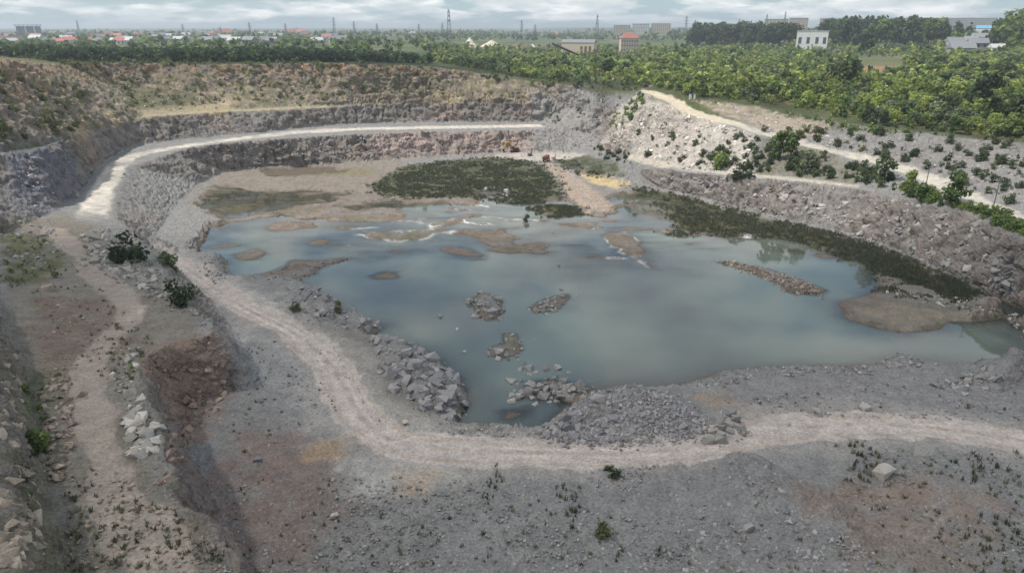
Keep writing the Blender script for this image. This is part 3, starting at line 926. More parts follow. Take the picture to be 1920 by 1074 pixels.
# ------------------------------------------------------------------ water
wx = np.arange(-185, 230, 1.5); wy = np.arange(88, 345, 1.5)
WX, WY = np.meshgrid(wx, wy)
dep = -ground(WX, WY)
wv = np.stack([WX.ravel(), WY.ravel(), np.zeros(WX.size)], 1)
nwx = len(wx)
A, B = np.meshgrid(np.arange(len(wy) - 1), np.arange(nwx - 1), indexing='ij')
wq = np.stack([A * nwx + B, A * nwx + B + 1, (A + 1) * nwx + B + 1, (A + 1) * nwx + B], -1).reshape(-1, 4)
keep = (dep.ravel()[wq] > -0.8).any(1)
wq = wq[keep]
used, inv = np.unique(wq.ravel(), return_inverse=True)
M_WATER, t = new_mat('pit_water')
dpt = t.n('ShaderNodeAttribute', attribute_name='depth')
geo = t.n('ShaderNodeNewGeometry')
opac = t.math('SUBTRACT', 1.0, t.math('EXPONENT', t.math('MULTIPLY', dpt.outputs['Fac'], -2.3)), clamp=True)
murkn = t.n('ShaderNodeTexNoise', i_Vector=geo.outputs['Position'], i_Scale=0.018, i_Detail=3.0)
murk = t.ramp(murkn.outputs[0], [(0.38, (0.090, 0.104, 0.100)), (0.58, (0.168, 0.198, 0.165))])
diff = t.n('ShaderNodeBsdfDiffuse', i_Color=murk)
trn = t.n('ShaderNodeBsdfTransparent', i_Color=(0.72, 0.74, 0.70, 1))
body = t.n('ShaderNodeMixShader', i_0=opac, i_1=trn.outputs[0], i_2=diff.outputs[0])
wn = t.n('ShaderNodeTexNoise', i_Vector=geo.outputs['Position'], i_Scale=1.6, i_Detail=3.0)
calm = t.n('ShaderNodeTexNoise', i_Vector=geo.outputs['Position'], i_Scale=0.022, i_Detail=2.0)
bp = t.n('ShaderNodeBump', i_Strength=t.math('MULTIPLY', t.math('MAXIMUM', t.math('SUBTRACT', calm.outputs[0], 0.42), 0.0), 0.12), i_Distance=0.25, i_Height=wn.outputs[0])
gl = t.n('ShaderNodeBsdfGlossy', i_Color=(1, 1, 1, 1), i_Roughness=0.03, i_Normal=bp.outputs[0])
fr = t.n('ShaderNodeFresnel', i_IOR=1.46, i_Normal=bp.outputs[0])
out = t.n('ShaderNodeMixShader', i_0=fr.outputs[0], i_1=body.outputs[0], i_2=gl.outputs[0])
t.n('ShaderNodeOutputMaterial', i_Surface=out.outputs[0])
water = link('water', mesh_np('water', wv[used], quads=inv.reshape(-1, 4), attrs={'depth': np.clip(dep.ravel()[used], 0, 5)}), M_WATER)
water['kind'] = 'structure'
# ------------------------------------------------------------------ rocks
random.seed(11)
rng = np.random.default_rng(21)
M_ROCK = vcol_material('broken_granite', 0.9)
M_RUBBLE = vcol_material('granite_rubble', 0.92, obj=False)


def rock_proto(seed, flat=0.7):
    r = np.random.default_rng(seed)
    n = 15
    p = r.uniform(-1, 1, (n, 3))
    p = np.sign(p) * np.abs(p) ** 0.55
    p *= np.array([r.uniform(.8, 1.15), r.uniform(.6, .95), r.uniform(.45, .8) * flat / 0.7]) * 0.5
    bm = bmesh.new()
    for q in p:
        bm.verts.new(q)
    res = bmesh.ops.convex_hull(bm, input=bm.verts)
    for v in [v for v in bm.verts if not v.link_faces]:
        bm.verts.remove(v)
    bmesh.ops.triangulate(bm, faces=bm.faces[:])
    bm.verts.ensure_lookup_table()
    vv = np.array([v.co for v in bm.verts]); ff = np.array([[v.index for v in f.verts] for f in bm.faces])
    bm.free()
    return vv, ff


ROCKS = [rock_proto(100 + i) for i in range(12)]


def in_poly(pts, x, y):
    return poly_sd(pts, np.asarray(x, float), np.asarray(y, float)) > 0


def scatter(px_pts, n, r=rng):
    """n pixels inside an outline, laid on the ground"""
    a = np.array(px_pts, float)
    lo, hi = a.min(0), a.max(0)
    out = np.zeros((0, 2))
    while len(out) < n:
        c = r.uniform(lo, hi, (n * 2, 2))
        out = np.concatenate([out, c[in_poly(px_pts, c[:, 0], c[:, 1])]])
    out = out[:n]
    x, y, z = hit(out[:, 0], out[:, 1])
    return np.stack([x, y, z], 1)


def lumps(px_pts, n, smin, smax, pw=2.6, spread=0.0):
    P = scatter(px_pts, n)
    if spread:
        P[:, 0] += rng.normal(0, spread, n); P[:, 1] += rng.normal(0, spread, n)
        P[:, 2] = np.maximum(ground(P[:, 0], P[:, 1]), -.3)
    s = (smin + (smax * 1.15 - smin) * rng.uniform(0, 1, n) ** pw) * (1 if spread == 0 else np.exp(-rng.uniform(0, .25, n)))
    return P, s


BLUEG = lin(144, 141, 141); GREYR = lin(146, 143, 140); PALE = lin(178, 172, 164); WARM = lin(150, 136, 124); DARKR = lin(112, 108, 106)
# zone: outline, count, size range, colour, label (None = only rubble), group
ROCK_ZONES = [
    (PILES['A'][0], 190, .5, 2.3, BLUEG, 'grey boulder in the bushy heap beside the straight stretch of haul road', 'boulders of the heap where the haul road meets the pool'),
    (PILES['B'][0], 330, .6, 2.9, BLUEG, 'grey boulder in the coarse heap inside the haul road bend', 'boulders of the coarse heap inside the road bend'),
    (PILES['C'][0], 3200, .3, 1.15, BLUEG, None, None),
    ([(1010, 812), (1060, 780), (1110, 760), (1150, 790), (1130, 815), (1060, 825)], 70, .8, 2.0, BLUEG, 'long grey slab at the foot of the broken stone mound', 'slabs at the foot of the broken stone mound'),
    (PILES['C2'][0], 70, .6, 2.1, GREYR, 'pale grey block at the rusty end of the broken stone mound', 'blocks at the end of the broken stone mound'),
    (PILES['D1'][0], 70, .9, 2.3, GREYR, 'grey boulder in the round rock islet standing in the pool', 'boulders of the round rock islet'),
    (PILES['D2'][0], 70, .7, 1.8, GREYR, 'grey boulder in the slanting rock islet beside the round one', 'boulders of the slanting rock islet'),
    (PILES['D3'][0], 330, .6, 1.7, WARM, 'brownish boulder in the long narrow rock spit out in the pool', 'boulders of the long rock spit'),
    (PILES['D4'][0], 50, .6, 1.9, GREYR, 'grey boulder in the broken chain of rocks off the near shore', 'boulders of the rock chain off the shore'),
    (PILES['D5'][0], 230, .4, 2.2, GREYR, 'grey boulder on the shore between the pool inlet and the stone mound', 'boulders on the shore by the inlet'),
    (PILES['E1'][0], 120, .4, 1.5, GREYR, 'grey block in the small pile at the edge of the water by the flat shore', 'blocks piled at the flat shore'),
    (PILES['E2'][0], 110, .5, 2.2, GREYR, 'pale block in the loose row on the flat grey shore', 'blocks in the loose row on the flat shore'),
    (PILES['F'][0], 130, .4, 1.3, GREYR, None, None),
    (PILES['G'][0], 200, .2, .8, BLUEG, None, None),
    ([(232, 738), (262, 735), (275, 780), (300, 810), (298, 865), (245, 862), (240, 800)], 120, .5, 2.0, PALE, 'pale stone in the row along the brink of the ledge', 'pale stones along the brink of the ledge'),
    ([(150, 438), (200, 430), (270, 480), (330, 540), (350, 575), (300, 560), (240, 525), (170, 490)], 420, .5, 2.4, lin(158, 154, 148), 'grey boulder in the bank between the footpath and the haul road', 'boulders in the bank by the footpath'),
    ([(0, 640), (20, 660), (40, 740), (55, 860), (70, 960), (90, 1070), (0, 1070)], 420, .4, 2.2, lin(158, 146, 132), None, None),
    ([(270, 700), (290, 660), (400, 635), (420, 700), (380, 800), (335, 850), (345, 940), (320, 900), (310, 800)], 330, .4, 1.9, lin(142, 122, 110), None, None),
    ([(150, 470), (330, 545), (400, 600), (390, 625), (300, 570), (150, 500)], 160, .3, 1.2, GREYR, None, None),
    ([(1300, 718), (1420, 690), (1640, 686), (1640, 702), (1420, 706), (1320, 738)], 420, .2, .9, GREYR, None, None),
    ([(850, 800), (1010, 806), (1010, 820), (850, 815)], 120, .15, .6, PALE, None, None),
    ([(205, 660), (260, 640), (272, 735), (235, 740), (215, 735)], 60, .4, 1.5, PALE, None, None),
    ([(60, 740), (120, 690), (140, 780), (130, 900), (80, 900)], 220, .25, 1.3, WARM, None, None),
    ([(0, 400), (90, 400), (130, 470), (60, 520), (0, 500)], 130, .4, 1.8, GREYR, None, None),
    ([(130, 900), (300, 860), (420, 1000), (420, 1074), (120, 1074)], 500, .12, .7, WARM, None, None),
    ([(100, 560), (240, 640), (120, 740), (70, 690)], 130, .2, .8, WARM, None, None),
    ([(1170, 195), (1215, 185), (1300, 220), (1420, 258), (1420, 322), (1300, 322), (1170, 285), (1140, 262)], 1700, .5, 2.4, lin(192, 186, 178), None, None),
    ([(1300, 330), (1500, 345), (1690, 378), (1800, 408), (1920, 465), (1920, 575), (1700, 478), (1500, 418), (1300, 366)], 2400, .4, 1.7, GREYR, None, None),
    ([(1230, 322), (1500, 345), (1690, 378), (1800, 408), (1920, 465), (1920, 560), (1700, 468), (1500, 408), (1240, 348)], 700, 1.2, 3.2, GREYR, None, None),
    ([(1010, 180), (1130, 200), (1150, 275), (1020, 285)], 800, .5, 1.7, GREYR, None, None),
    ([(400, 270), (1000, 246), (1000, 288), (700, 302), (420, 322)], 1300, .4, 1.9, lin(156, 146, 142), None, None),
    ([(230, 320), (330, 300), (330, 380), (280, 450), (215, 410)], 350, .4, 1.6, GREYR, None, None),
    ([(20, 300), (140, 280), (150, 370), (60, 400), (10, 400)], 300, .6, 2.4, BLUEG, None, None),
    ([(250, 210), (400, 140), (800, 135), (900, 170), (560, 200)], 700, .5, 2.2, WARM, None, None),
    ([(1560, 240), (1920, 272), (1920, 390), (1760, 330), (1640, 290)], 800, .4, 1.7, GREYR, None, None),
    ([(1320, 190), (1560, 225), (1560, 280), (1420, 240)], 350, .4, 1.6, PALE, None, None),
    ([(380, 640), (430, 640), (420, 760), (380, 800), (360, 740)], 110, .4, 2.0, WARM, None, None),
    ([(430, 880), (640, 880), (900, 900), (1250, 890), (1500, 950), (1700, 1074), (420, 1074)], 5200, .12, .55, GREYR, None, None),
    ([(1000, 890), (1250, 870), (1330, 880), (1280, 930), (1080, 940)], 500, .2, .7, BLUEG, None, None),
    ([(1260, 980), (1420, 900), (1500, 960), (1640, 1040), (1640, 1074), (1280, 1074)], 420, .15, .9, BLUEG, None, None),
    ([(1600, 830), (1920, 850), (1920, 1074), (1640, 1074), (1560, 950)], 900, .10, .5, GREYR, None, None),
    ([(1330, 760), (1640, 700), (1900, 710), (1920, 790), (1500, 780)], 900, .12, .6, GREYR, None, None),
    ([(420, 620), (560, 650), (640, 760), (600, 860), (440, 860), (400, 780)], 500, .12, .6, GREYR, None, None),
    ([(640, 480), (1100, 440), (1120, 560), (900, 640), (640, 560)], 60, .4, 1.0, GREYR, None, None),
    ([(420, 380), (760, 390), (700, 420), (440, 415)], 260, .2, .6, GREYR, None, None),
    ([(470, 520), (560, 492), (665, 484), (600, 512), (540, 535)], 130, .3, 1.0, DARKR, None, None),
    ([(720, 640), (690, 640), (760, 760), (830, 800), (850, 800), (760, 730)], 120, .3, .9, GREYR, None, None),
    ([(1640, 540), (1860, 565), (1880, 590), (1700, 565)], 160, .3, 1.2, PALE, None, None),
    ([(1890, 590), (1930, 590), (1930, 640), (1890, 600)], 50, .5, 1.5, PALE, None, None),
    ([(600, 600), (720, 790), (1000, 815), (1000, 830), (700, 800), (560, 640)], 160, .1, .4, GREYR, None, None),
]
# stones that stand alone: pixel of the foot, size in pixels, label
LONE = [
    (792, 762 + 0, 24, 'large grey boulder on the road side of the coarse heap'), (760, 795, 16, 'pale upright stone on the verge inside the haul road bend'),
    (930, 806, 20, 'white stone standing at the water edge by the haul road'), (1728, 846, 38, 'big angular grey block among weeds below the haul road'),
    (1655, 888, 40, 'pale weathered rock mass among tall weeds'), (627, 970, 20, 'lone pale oval boulder on the pinkish floor'),
    (484, 866, 16, 'lone boulder on the reddish ground below the ledge'), (151, 741, 24, 'brown boulder lying on the ledge footpath'),
    (1403, 992, 26, 'stack of grey blocks on the gravel slope'), (1620, 766, 20, 'pale boulder pair beside the far side of the haul road'),
    (1533, 776, 22, 'grey flat boulder beside the outer road curve'), (1473, 795, 16, 'pale stone at the road edge near the rusty patch'),
    (827, 606, 13, 'dark stone alone in the pool beyond the coarse heap'), (871, 668, 10, 'small pale stone alone in the near pool'),
    (858, 630, 9, 'small dark stone in the pool beside a paler one'), (1047, 501, 10, 'small stone in shallow water before the slanting islet'),
    (90, 546, 26, 'tan boulder on the bare ground beside the footpath'), (1465, 925, 22, 'grey rock sticking out of the gravel crest'),
]
allrocks = []
for zi, (poly, n, a, b, colr, lab, grp) in enumerate(ROCK_ZONES):
    P, s = lumps(poly, n, a, b, spread=1.4 if zi < 14 else 0.0)
    d = np.sqrt(P[:, 0] ** 2 + P[:, 1] ** 2 + (CAM_H - P[:, 2]) ** 2)
    for k in range(n):
        allrocks.append((s[k] / d[k], zi, P[k], s[k]))
cand = sorted([r for r in allrocks if ROCK_ZONES[r[1]][5]], key=lambda r: -r[0])[:280]
chosen = set(id(r) for r in cand)
rock_me = {}
cpal = {}


def rock_mesh(v, colr):
    key = (v, tuple(round(c, 4) for c in colr))
    if key not in rock_me:
        vv, ff = ROCKS[v]
        rock_me[key] = mesh_np('boulder', vv, tris=ff, col=np.tile(colr, (len(vv), 1)))
        rock_me[key].materials.append(M_ROCK)
    return rock_me[key]


for r in cand:
    poly, n, a, b, colr, lab, grp = ROCK_ZONES[r[1]]
    o = link('boulder', rock_mesh(random.randrange(12), colr))
    s = r[3] * random.uniform(1.0, 1.25)
    o.location = (r[2][0], r[2][1], r[2][2] + s * 0.14)
    o.rotation_euler = (random.uniform(-.5, .5), random.uniform(-.5, .5), random.uniform(0, 6.28))
    o.scale = (s * random.uniform(.9, 1.2), s * random.uniform(.85, 1.1), s * random.uniform(.8, 1.1))
    tag(o, lab, 'boulder', grp)
lx, ly, lz = hit(np.array([p[0] for p in LONE], float), np.array([p[1] for p in LONE], float))
for k, (px, py, sp, lab) in enumerate(LONE):
    d = math.sqrt(lx[k] ** 2 + ly[k] ** 2 + (CAM_H - lz[k]) ** 2)
    s = sp * d / FPX
    o = link('boulder', rock_mesh(k % 12, PALE if 'pale' in lab or 'white' in lab else (WARM if 'brown' in lab or 'tan' in lab else GREYR)))
    o.location = (lx[k], ly[k], max(lz[k], -0.2) + s * 0.17)
    o.rotation_euler = (random.uniform(-.2, .2), random.uniform(-.2, .2), random.uniform(0, 6.28))
    o.scale = (s, s, s)
    tag(o, lab, 'boulder')


def merge_parts(items, protos):
    """items: (proto index, 3x3 matrix, offset, colour) -> one vertex/tri/colour set"""
    Vs, Fs, Cs = [], [], []
    base = 0
    for v, Mx, off, colr in items:
        vv, ff = protos[v]
        Vs.append(vv @ Mx.T + off); Fs.append(ff + base); Cs.append(np.tile(colr, (len(vv), 1)))
        base += len(vv)
    return np.concatenate(Vs), np.concatenate(Fs), np.concatenate(Cs)


def rotm(a, b, c):
    return np.array(Matrix.Rotation(c, 3, 'Z') @ Matrix.Rotation(b, 3, 'Y') @ Matrix.Rotation(a, 3, 'X'))


RM = [rotm(random.uniform(-.7, .7), random.uniform(-.7, .7), random.uniform(0, 6.28)) for _ in range(64)]
items = []
for r in allrocks:
    if id(r) in chosen:
        continue
    k = rng.uniform(.62, 1.38)
    colr = np.array(ROCK_ZONES[r[1]][4]) * k * np.array([1, rng.uniform(.97, 1.0), rng.uniform(.94, 1.03)])
    items.append((rng.integers(12), RM[rng.integers(64)] * r[3], np.array(r[2]) + (0, 0, r[3] * 0.1), colr))
mv, mf, mc = merge_parts(items, ROCKS)
o = link('rubble', mesh_np('rubble', mv, tris=mf, col=mc), M_RUBBLE)
tag(o, 'loose broken stone strewn over the quarry floor, heaps and slopes', 'rubble', kind='stuff')

# ------------------------------------------------------------------ plants
LEAF_STOPS = [(0.0, (0.62, 0.70, 0.62)), (0.35, (0.85, 0.88, 0.8)), (0.65, (1.05, 1.04, 0.95)), (0.9, (1.3, 1.28, 1.0)), (1.0, (1.2, 1.22, 1.25))]
M_LEAF = foliage_material('tree_leaves', LEAF_STOPS, 0.4)
M_STUFFLEAF = foliage_material('wood_leaves', [(0, (1, 1, 1)), (1, (1, 1, 1))], 0.4)
M_BARK = plain('bark', (0.10, 0.085, 0.07), 0.9)
M_WEED = foliage_material('weed_leaves', [(0, (0.7, 0.72, 0.7)), (0.5, (1.1, 1.05, 0.9)), (1, (2.3, 1.95, 1.35))], 0.2)


def crown(seed, n, width, low, leaf, shape='round', base=(0.075, 0.115, 0.042)):
    """leaf clumps through a crown of unit height; returns verts, quads, colours"""
    r = np.random.default_rng(seed)
    nl = 11 if shape != 'poplar' else 9
    cen, rad = [], []
    for i in range(nl):
        h = r.uniform(low + .08, .86)
        if shape == 'poplar':
            wv_ = width * .5 * (1 - abs(h - .45) * 1.3)
            cen.append((r.normal(0, wv_ * .35), r.normal(0, wv_ * .35), h)); rad.append(max(.05, wv_ * r.uniform(.6, 1.0)))
        elif shape == 'cone':
            wv_ = width * .5 * (1.05 - h)
            a = r.uniform(0, 6.28)
            cen.append((math.cos(a) * wv_ * .5, math.sin(a) * wv_ * .5, h)); rad.append(max(.05, wv_ * .7))
        else:
            k = math.sqrt(max(0.05, 1 - ((h - .5) / .5) ** 2))
            a = r.uniform(0, 6.28); q_ = r.uniform(.15, .75) * width * .5 * k
            cen.append((math.cos(a) * q_, math.sin(a) * q_, h)); rad.append(r.uniform(.13, .23) * (width if width > .7 else .8))
    cen = np.array(cen); rad = np.array(rad)
    which = r.choice(nl, n, p=rad ** 2 / (rad ** 2).sum())
    d = r.normal(size=(n, 3)); d /= np.linalg.norm(d, axis=1)[:, None]
    p = cen[which] + d * (rad[which] * r.uniform(.55, 1.12, n))[:, None]
    p[:, 2] = np.clip(p[:, 2], low * .6, 1.02)
    nn = d * .9 + r.normal(size=(n, 3)) * .55 + np.array([0, 0, .35])
    nn /= np.linalg.norm(nn, axis=1)[:, None]
    tv = np.cross(nn, r.normal(size=(n, 3))); tv /= np.linalg.norm(tv, axis=1)[:, None]
    bv = np.cross(nn, tv)
    sz = leaf * r.uniform(.6, 1.35, n)[:, None]
    q0 = p - tv * sz - bv * sz * .55; q1 = p + tv * sz * .2 - bv * sz * .8; q2 = p + tv * sz + bv * sz * .5; q3 = p - tv * sz * .3 + bv * sz * .8
    vv = np.stack([q0, q1, q2, q3], 1).reshape(-1, 3)
    lobe_tone = r.uniform(.75, 1.25, nl)[which]
    c = np.array(base) * (lobe_tone * r.uniform(.75, 1.3, n))[:, None] * np.stack([r.uniform(.93, 1.09, n), np.ones(n), r.uniform(.88, 1.08, n)], 1)
    return vv, np.arange(n * 4).reshape(-1, 4), np.repeat(c, 4, axis=0)


def trunk_mesh(seed, top, r0, shape='round'):
    r = random.Random(seed)
    bm = bmesh.new()

    def tube(a, b, ra, rb, seg=6):
        a = Vector(a); b = Vector(b)
        zax = (b - a).normalized(); xax = zax.orthogonal().normalized(); yax = zax.cross(xax)
        ra_ = [bm.verts.new(a + (xax * math.cos(k * 6.283 / seg) + yax * math.sin(k * 6.283 / seg)) * ra) for k in range(seg)]
        rb_ = [bm.verts.new(b + (xax * math.cos(k * 6.283 / seg) + yax * math.sin(k * 6.283 / seg)) * rb) for k in range(seg)]
        for k in range(seg):
            bm.faces.new((ra_[k], ra_[(k + 1) % seg], rb_[(k + 1) % seg], rb_[k]))
    lean = (r.uniform(-.04, .04), r.uniform(-.04, .04))
    tube((0, 0, -.04), (lean[0], lean[1], top * .55), r0, r0 * .65)
    tube((lean[0], lean[1], top * .55), (lean[0] * 2, lean[1] * 2, top), r0 * .65, r0 * .2)
    if shape == 'round':
        for i in range(4):
            a = i * 1.57 + r.uniform(-.5, .5); h = top * r.uniform(.35, .7)
            tube((lean[0], lean[1], h), (math.cos(a) * .25, math.sin(a) * .25, h + r.uniform(.15, .3)), r0 * .4, r0 * .12, 5)
    me = bpy.data.meshes.new('trunk')
    bm.to_mesh(me); bm.free()
    me.materials.append(M_BARK)
    return me


GREEN = (0.150, 0.205, 0.068); YELG = (0.245, 0.295, 0.092); DARKG = (0.080, 0.108, 0.054); GREYG = (0.185, 0.215, 0.150); OLIVEG = (0.150, 0.158, 0.080)
KINDS = {  # kind: (colour, width, low, leaf, shape, leaves)
    'green': (GREEN, .95, .16, .060, 'round', 520), 'yellow': (YELG, 1.0, .14, .060, 'round', 520), 'dark': (DARKG, .95, .14, .060, 'round', 520),
    'silver': (GREYG, .85, .16, .055, 'round', 520), 'slim': (GREEN, .58, .12, .048, 'round', 480), 'broad': (YELG, 1.35, .10, .066, 'round', 560), 'poplar': (DARKG, .30, .08, .036, 'poplar', 420), 'conifer': (DARKG, .55, .08, .045, 'cone', 420),
    'shrub_green': (GREEN, 1.25, .02, .06, 'round', 480), 'shrub_dark': (DARKG, 1.3, .02, .06, 'round', 480), 'shrub_olive': (OLIVEG, 1.3, .02, .06, 'round', 480),
}
PROTO = {}
for k, (cb, wd_, lo_, lf, sh, nl_) in KINDS.items():
    PROTO[k] = []
    for s_ in range(3):
        vv, qq, cc = crown(hash(k) % 1000 * 0 + sum(map(ord, k)) + 37 * s_, nl_, wd_, lo_, lf, sh, cb)
        me = mesh_np('crown', vv, quads=qq, col=cc)
        me.materials.append(M_LEAF)
        PROTO[k].append((me, trunk_mesh(s_ + 5, .62 if 'shrub' not in k else .3, .028 if sh != 'poplar' else .018, sh)))


def plant(name, kind, loc, h, label, cat, group=None, rot=None):
    o = thing(name, label, cat, loc, random.uniform(0, 6.28) if rot is None else rot, group)
    me, tr = PROTO[kind][random.randrange(3)]
    a = h * random.uniform(.9, 1.12)
    c = link('crown', me, parent=o); c.scale = (a, h, h)
    tnk = link('trunk' if 'shrub' not in kind else 'stem', tr, parent=o); tnk.scale = (h, h, h)
    return o


LOWP = {}
for k, (cb, wd_, lo_, lf, sh, nl_) in KINDS.items():
    LOWP[k] = [crown(900 + s_ + sum(map(ord, k)), 62, wd_, lo_, lf * 2.1, sh, cb) for s_ in range(4)]
    LOWP[k] += [crown(950 + s_ + sum(map(ord, k)), 34, wd_, lo_, lf * 2.7, sh, cb) for s_ in range(4)]
    LOWP[k] += [crown(980 + s_ + sum(map(ord, k)), 20, wd_, lo_, lf * 3.5, sh, cb) for s_ in range(4)]


class Merge:
    def __init__(self):
        self.v, self.q, self.c, self.n = [], [], [], 0

    def add(self, proto, loc, h, tone=1.0):
        vv, qq, cc = proto
        a = random.uniform(0, 6.28)
        R_ = np.array([[math.cos(a), -math.sin(a), 0], [math.sin(a), math.cos(a), 0], [0, 0, 1]])
        self.v.append(vv * h @ R_.T + np.array(loc)); self.q.append(qq + self.n); self.c.append(cc * tone)
        self.n += len(vv)

    def build(self, name, mat):
        return link(name, mesh_np(name, np.concatenate(self.v), quads=np.concatenate(self.q), col=np.concatenate(self.c)), mat)


def tone():
    return np.array([random.uniform(.75, 1.35)] * 3) * np.array([random.uniform(.92, 1.1), 1, random.uniform(.85, 1.1)])


WOOD_R = [(1195, 165), (1215, 164), (1300, 181), (1400, 192), (1500, 204), (1560, 219), (1620, 232), (1700, 243), (1800, 253), (1920, 261), (2080, 270), (2080, 60), (1850, 92), (1700, 92), (1500, 88), (1280, 94), (1180, 92), (1090, 90), (880, 92), (800, 90), (815, 118), (900, 131), (1000, 149), (1080, 157)]
CLEAR = [[(1600, 108), (1695, 108), (1700, 140), (1615, 142)], [(1765, 82), (1870, 82), (1870, 108), (1765, 108)], [(862, 78), (1005, 78), (1005, 92), (862, 92)], [(1045, 76), (1110, 76), (1110, 89), (1045, 89)], [(1158, 70), (1200, 70), (1200, 84), (1158, 84)], [(1490, 66), (1550, 66), (1550, 80), (1490, 80)]]
WOOD_L = [(-40, 104), (60, 110), (105, 117), (130, 116), (300, 117), (500, 116), (700, 117), (800, 120), (835, 117), (790, 100), (600, 95), (400, 97), (95, 96), (-40, 88)]
cands = []
for Y in np.concatenate([np.arange(265, 700, 4.5), np.arange(700, 1100, 11.0), np.arange(1100, 2400, 26.0)]):
    sp = 4.5 if Y < 700 else (9 if Y < 1100 else 15)
    xs = np.arange(-0.85 * Y, 0.85 * Y, sp)
    xs = xs + rng.uniform(-.45, .45, len(xs)) * sp
    ys = Y + rng.uniform(-.45, .45, len(xs)) * sp
    zs = ground(xs, ys)
    px, py = proj(xs, ys, zs)
    mR = in_poly(WOOD_R, px, py)
    mL = in_poly(WOOD_L, px, py) & (ys < 640)
    for cl in CLEAR:
        mR &= ~in_poly(cl, px, py)
    m = mR | mL
    for i in np.where(m)[0]:
        cands.append((xs[i], ys[i], zs[i], px[i], py[i], bool(mL[i])))
trees = []
patch = fbm(np.array([c[0] for c in cands]) / 38, np.array([c[1] for c in cands]) / 38, 6.6, 3)
patch2 = fbm(np.array([c[0] for c in cands]) / 60, np.array([c[1] for c in cands]) / 60, 2.6, 3)
for c, p1, p2 in zip(cands, patch, patch2):
    x, y, z, px, py, L = c
    u = random.random()
    if L:
        kind = 'dark' if u < .75 else 'green'
        h = random.uniform(5, 9)
    else:
        if p1 > .27:
            kind = 'dark' if u < .7 else 'green'
        elif p1 < -.2 or (px > 1600 and py > 170 and py < 215 and u < .6):
            kind = 'yellow' if u < .45 else ('broad' if u < .8 else 'green')
        else:
            kind = 'green' if u < .36 else ('slim' if u < .52 else ('yellow' if u < .68 else ('broad' if u < .78 else ('silver' if u < .9 else 'dark'))))
        h = (2.4 + 5.2 * random.random() ** 1.6) * (1 + 1.1 * max(p2, 0)) * (1.25 if px > 1750 else 1.0)
        if (p2 < -.25 and u < .55) or random.random() < .12:
            continue
    if y > 1000:
        h *= 1.2
    trees.append([h / y, x, y, z, px, py, kind, h, L])
# belts and single trees read from the photograph: foot pixel, height in pixels, kind
extra = []
for x in range(1296, 1492, 7):
    extra.append((x + random.uniform(-3, 3), 86 + random.uniform(-3, 2), random.uniform(30, 38), 'dark'))
for x in range(1546, 1770, 7):
    extra.append((x + random.uniform(-3, 3), 82 + random.uniform(-3, 4), random.uniform(30, 40), 'dark' if random.random() < .7 else 'green'))
extra += [(1793, 72, 34, 'conifer'), (1815, 70, 24, 'conifer'), (1860, 84, 44, 'conifer'), (1868, 86, 50, 'conifer'), (1135, 142, 42, 'poplar'), (1143, 142, 44, 'poplar'), (1588, 165, 50, 'dark'), (1560, 160, 34, 'dark'), (1620, 100, 32, 'dark'),
          (1885, 92, 52, 'green'), (1905, 94, 56, 'green'), (1925, 96, 60, 'green'), (1900, 240, 48, 'dark'), (1840, 215, 60, 'dark'), (1780, 195, 45, 'yellow'), (1740, 192, 40, 'yellow'), (1690, 195, 38, 'yellow'), (1815, 190, 40, 'yellow')]
ex, ey, ez = hit(np.array([e[0] for e in extra]), np.array([e[1] for e in extra]))
for k, (px, py, hp, kind) in enumerate(extra):
    h = hp * math.hypot(ex[k], ey[k]) / FPX
    trees.append([h / ey[k] * 1.6, ex[k], ey[k], ez[k], px, py, kind, h, 'belt' if py < 88 and px < 1780 else False])
trees.sort(key=lambda t_: -t_[0])
TL = {'green': ('leafy green tree in the scrubby wood beyond the quarry roads', 'mid green trees of the wood beyond the quarry'),
      'yellow': ('bright yellow-green tree in the scrubby wood beyond the quarry roads', 'yellow-green trees of the wood beyond the quarry'),
      'dark': ('dark green tree in the scrubby wood beyond the quarry roads', 'dark trees of the wood beyond the quarry'),
      'silver': ('silvery grey-green tree in the scrubby wood beyond the quarry roads', 'silvery trees of the wood beyond the quarry'),
      'slim': ('slender upright green tree in the scrubby wood beyond the quarry roads', 'slender trees of the wood beyond the quarry'),
      'broad': ('broad low yellow-green tree in the scrubby wood beyond the quarry roads', 'broad low trees of the wood beyond the quarry'),
      'poplar': ('narrow dark poplar in the wood behind the far quarry corner', 'narrow poplars behind the far corner'),
      'conifer': ('dark conical tree among the houses behind the wood', 'dark conical trees among the houses')}
far_wood = Merge()
N_TREE = 0
NEAR_EXPL = 290
for t_ in trees:
    hpx, x, y, z, px, py, kind, h, L = t_
    if N_TREE < NEAR_EXPL and -20 < px < 1945 and not (L is True and random.random() < .5):
        lab, grp = TL[kind] if not L else ('dark tree in the belt along the rim above the reddish back slope', 'trees of the belt on the back rim')
        if L == 'belt':
            lab, grp = ('tall dark tree in the shelter belts either side of the white warehouse' if kind == 'dark' else 'tall lighter green tree in the shelter belts either side of the white warehouse', 'dark trees of the tall belts' if kind == 'dark' else 'lighter trees of the tall belts')
        plant('leafy_tree' if kind not in ('poplar', 'conifer') else kind + '_tree', kind, (x, y, z - .15), h, lab, 'tree', grp)
        N_TREE += 1
    else:
        far_wood.add(LOWP[kind][random.randrange(4) + (0 if y < 430 else (4 if y < 800 else 8))], (x, y, z - .2), h * 1.08, tone())
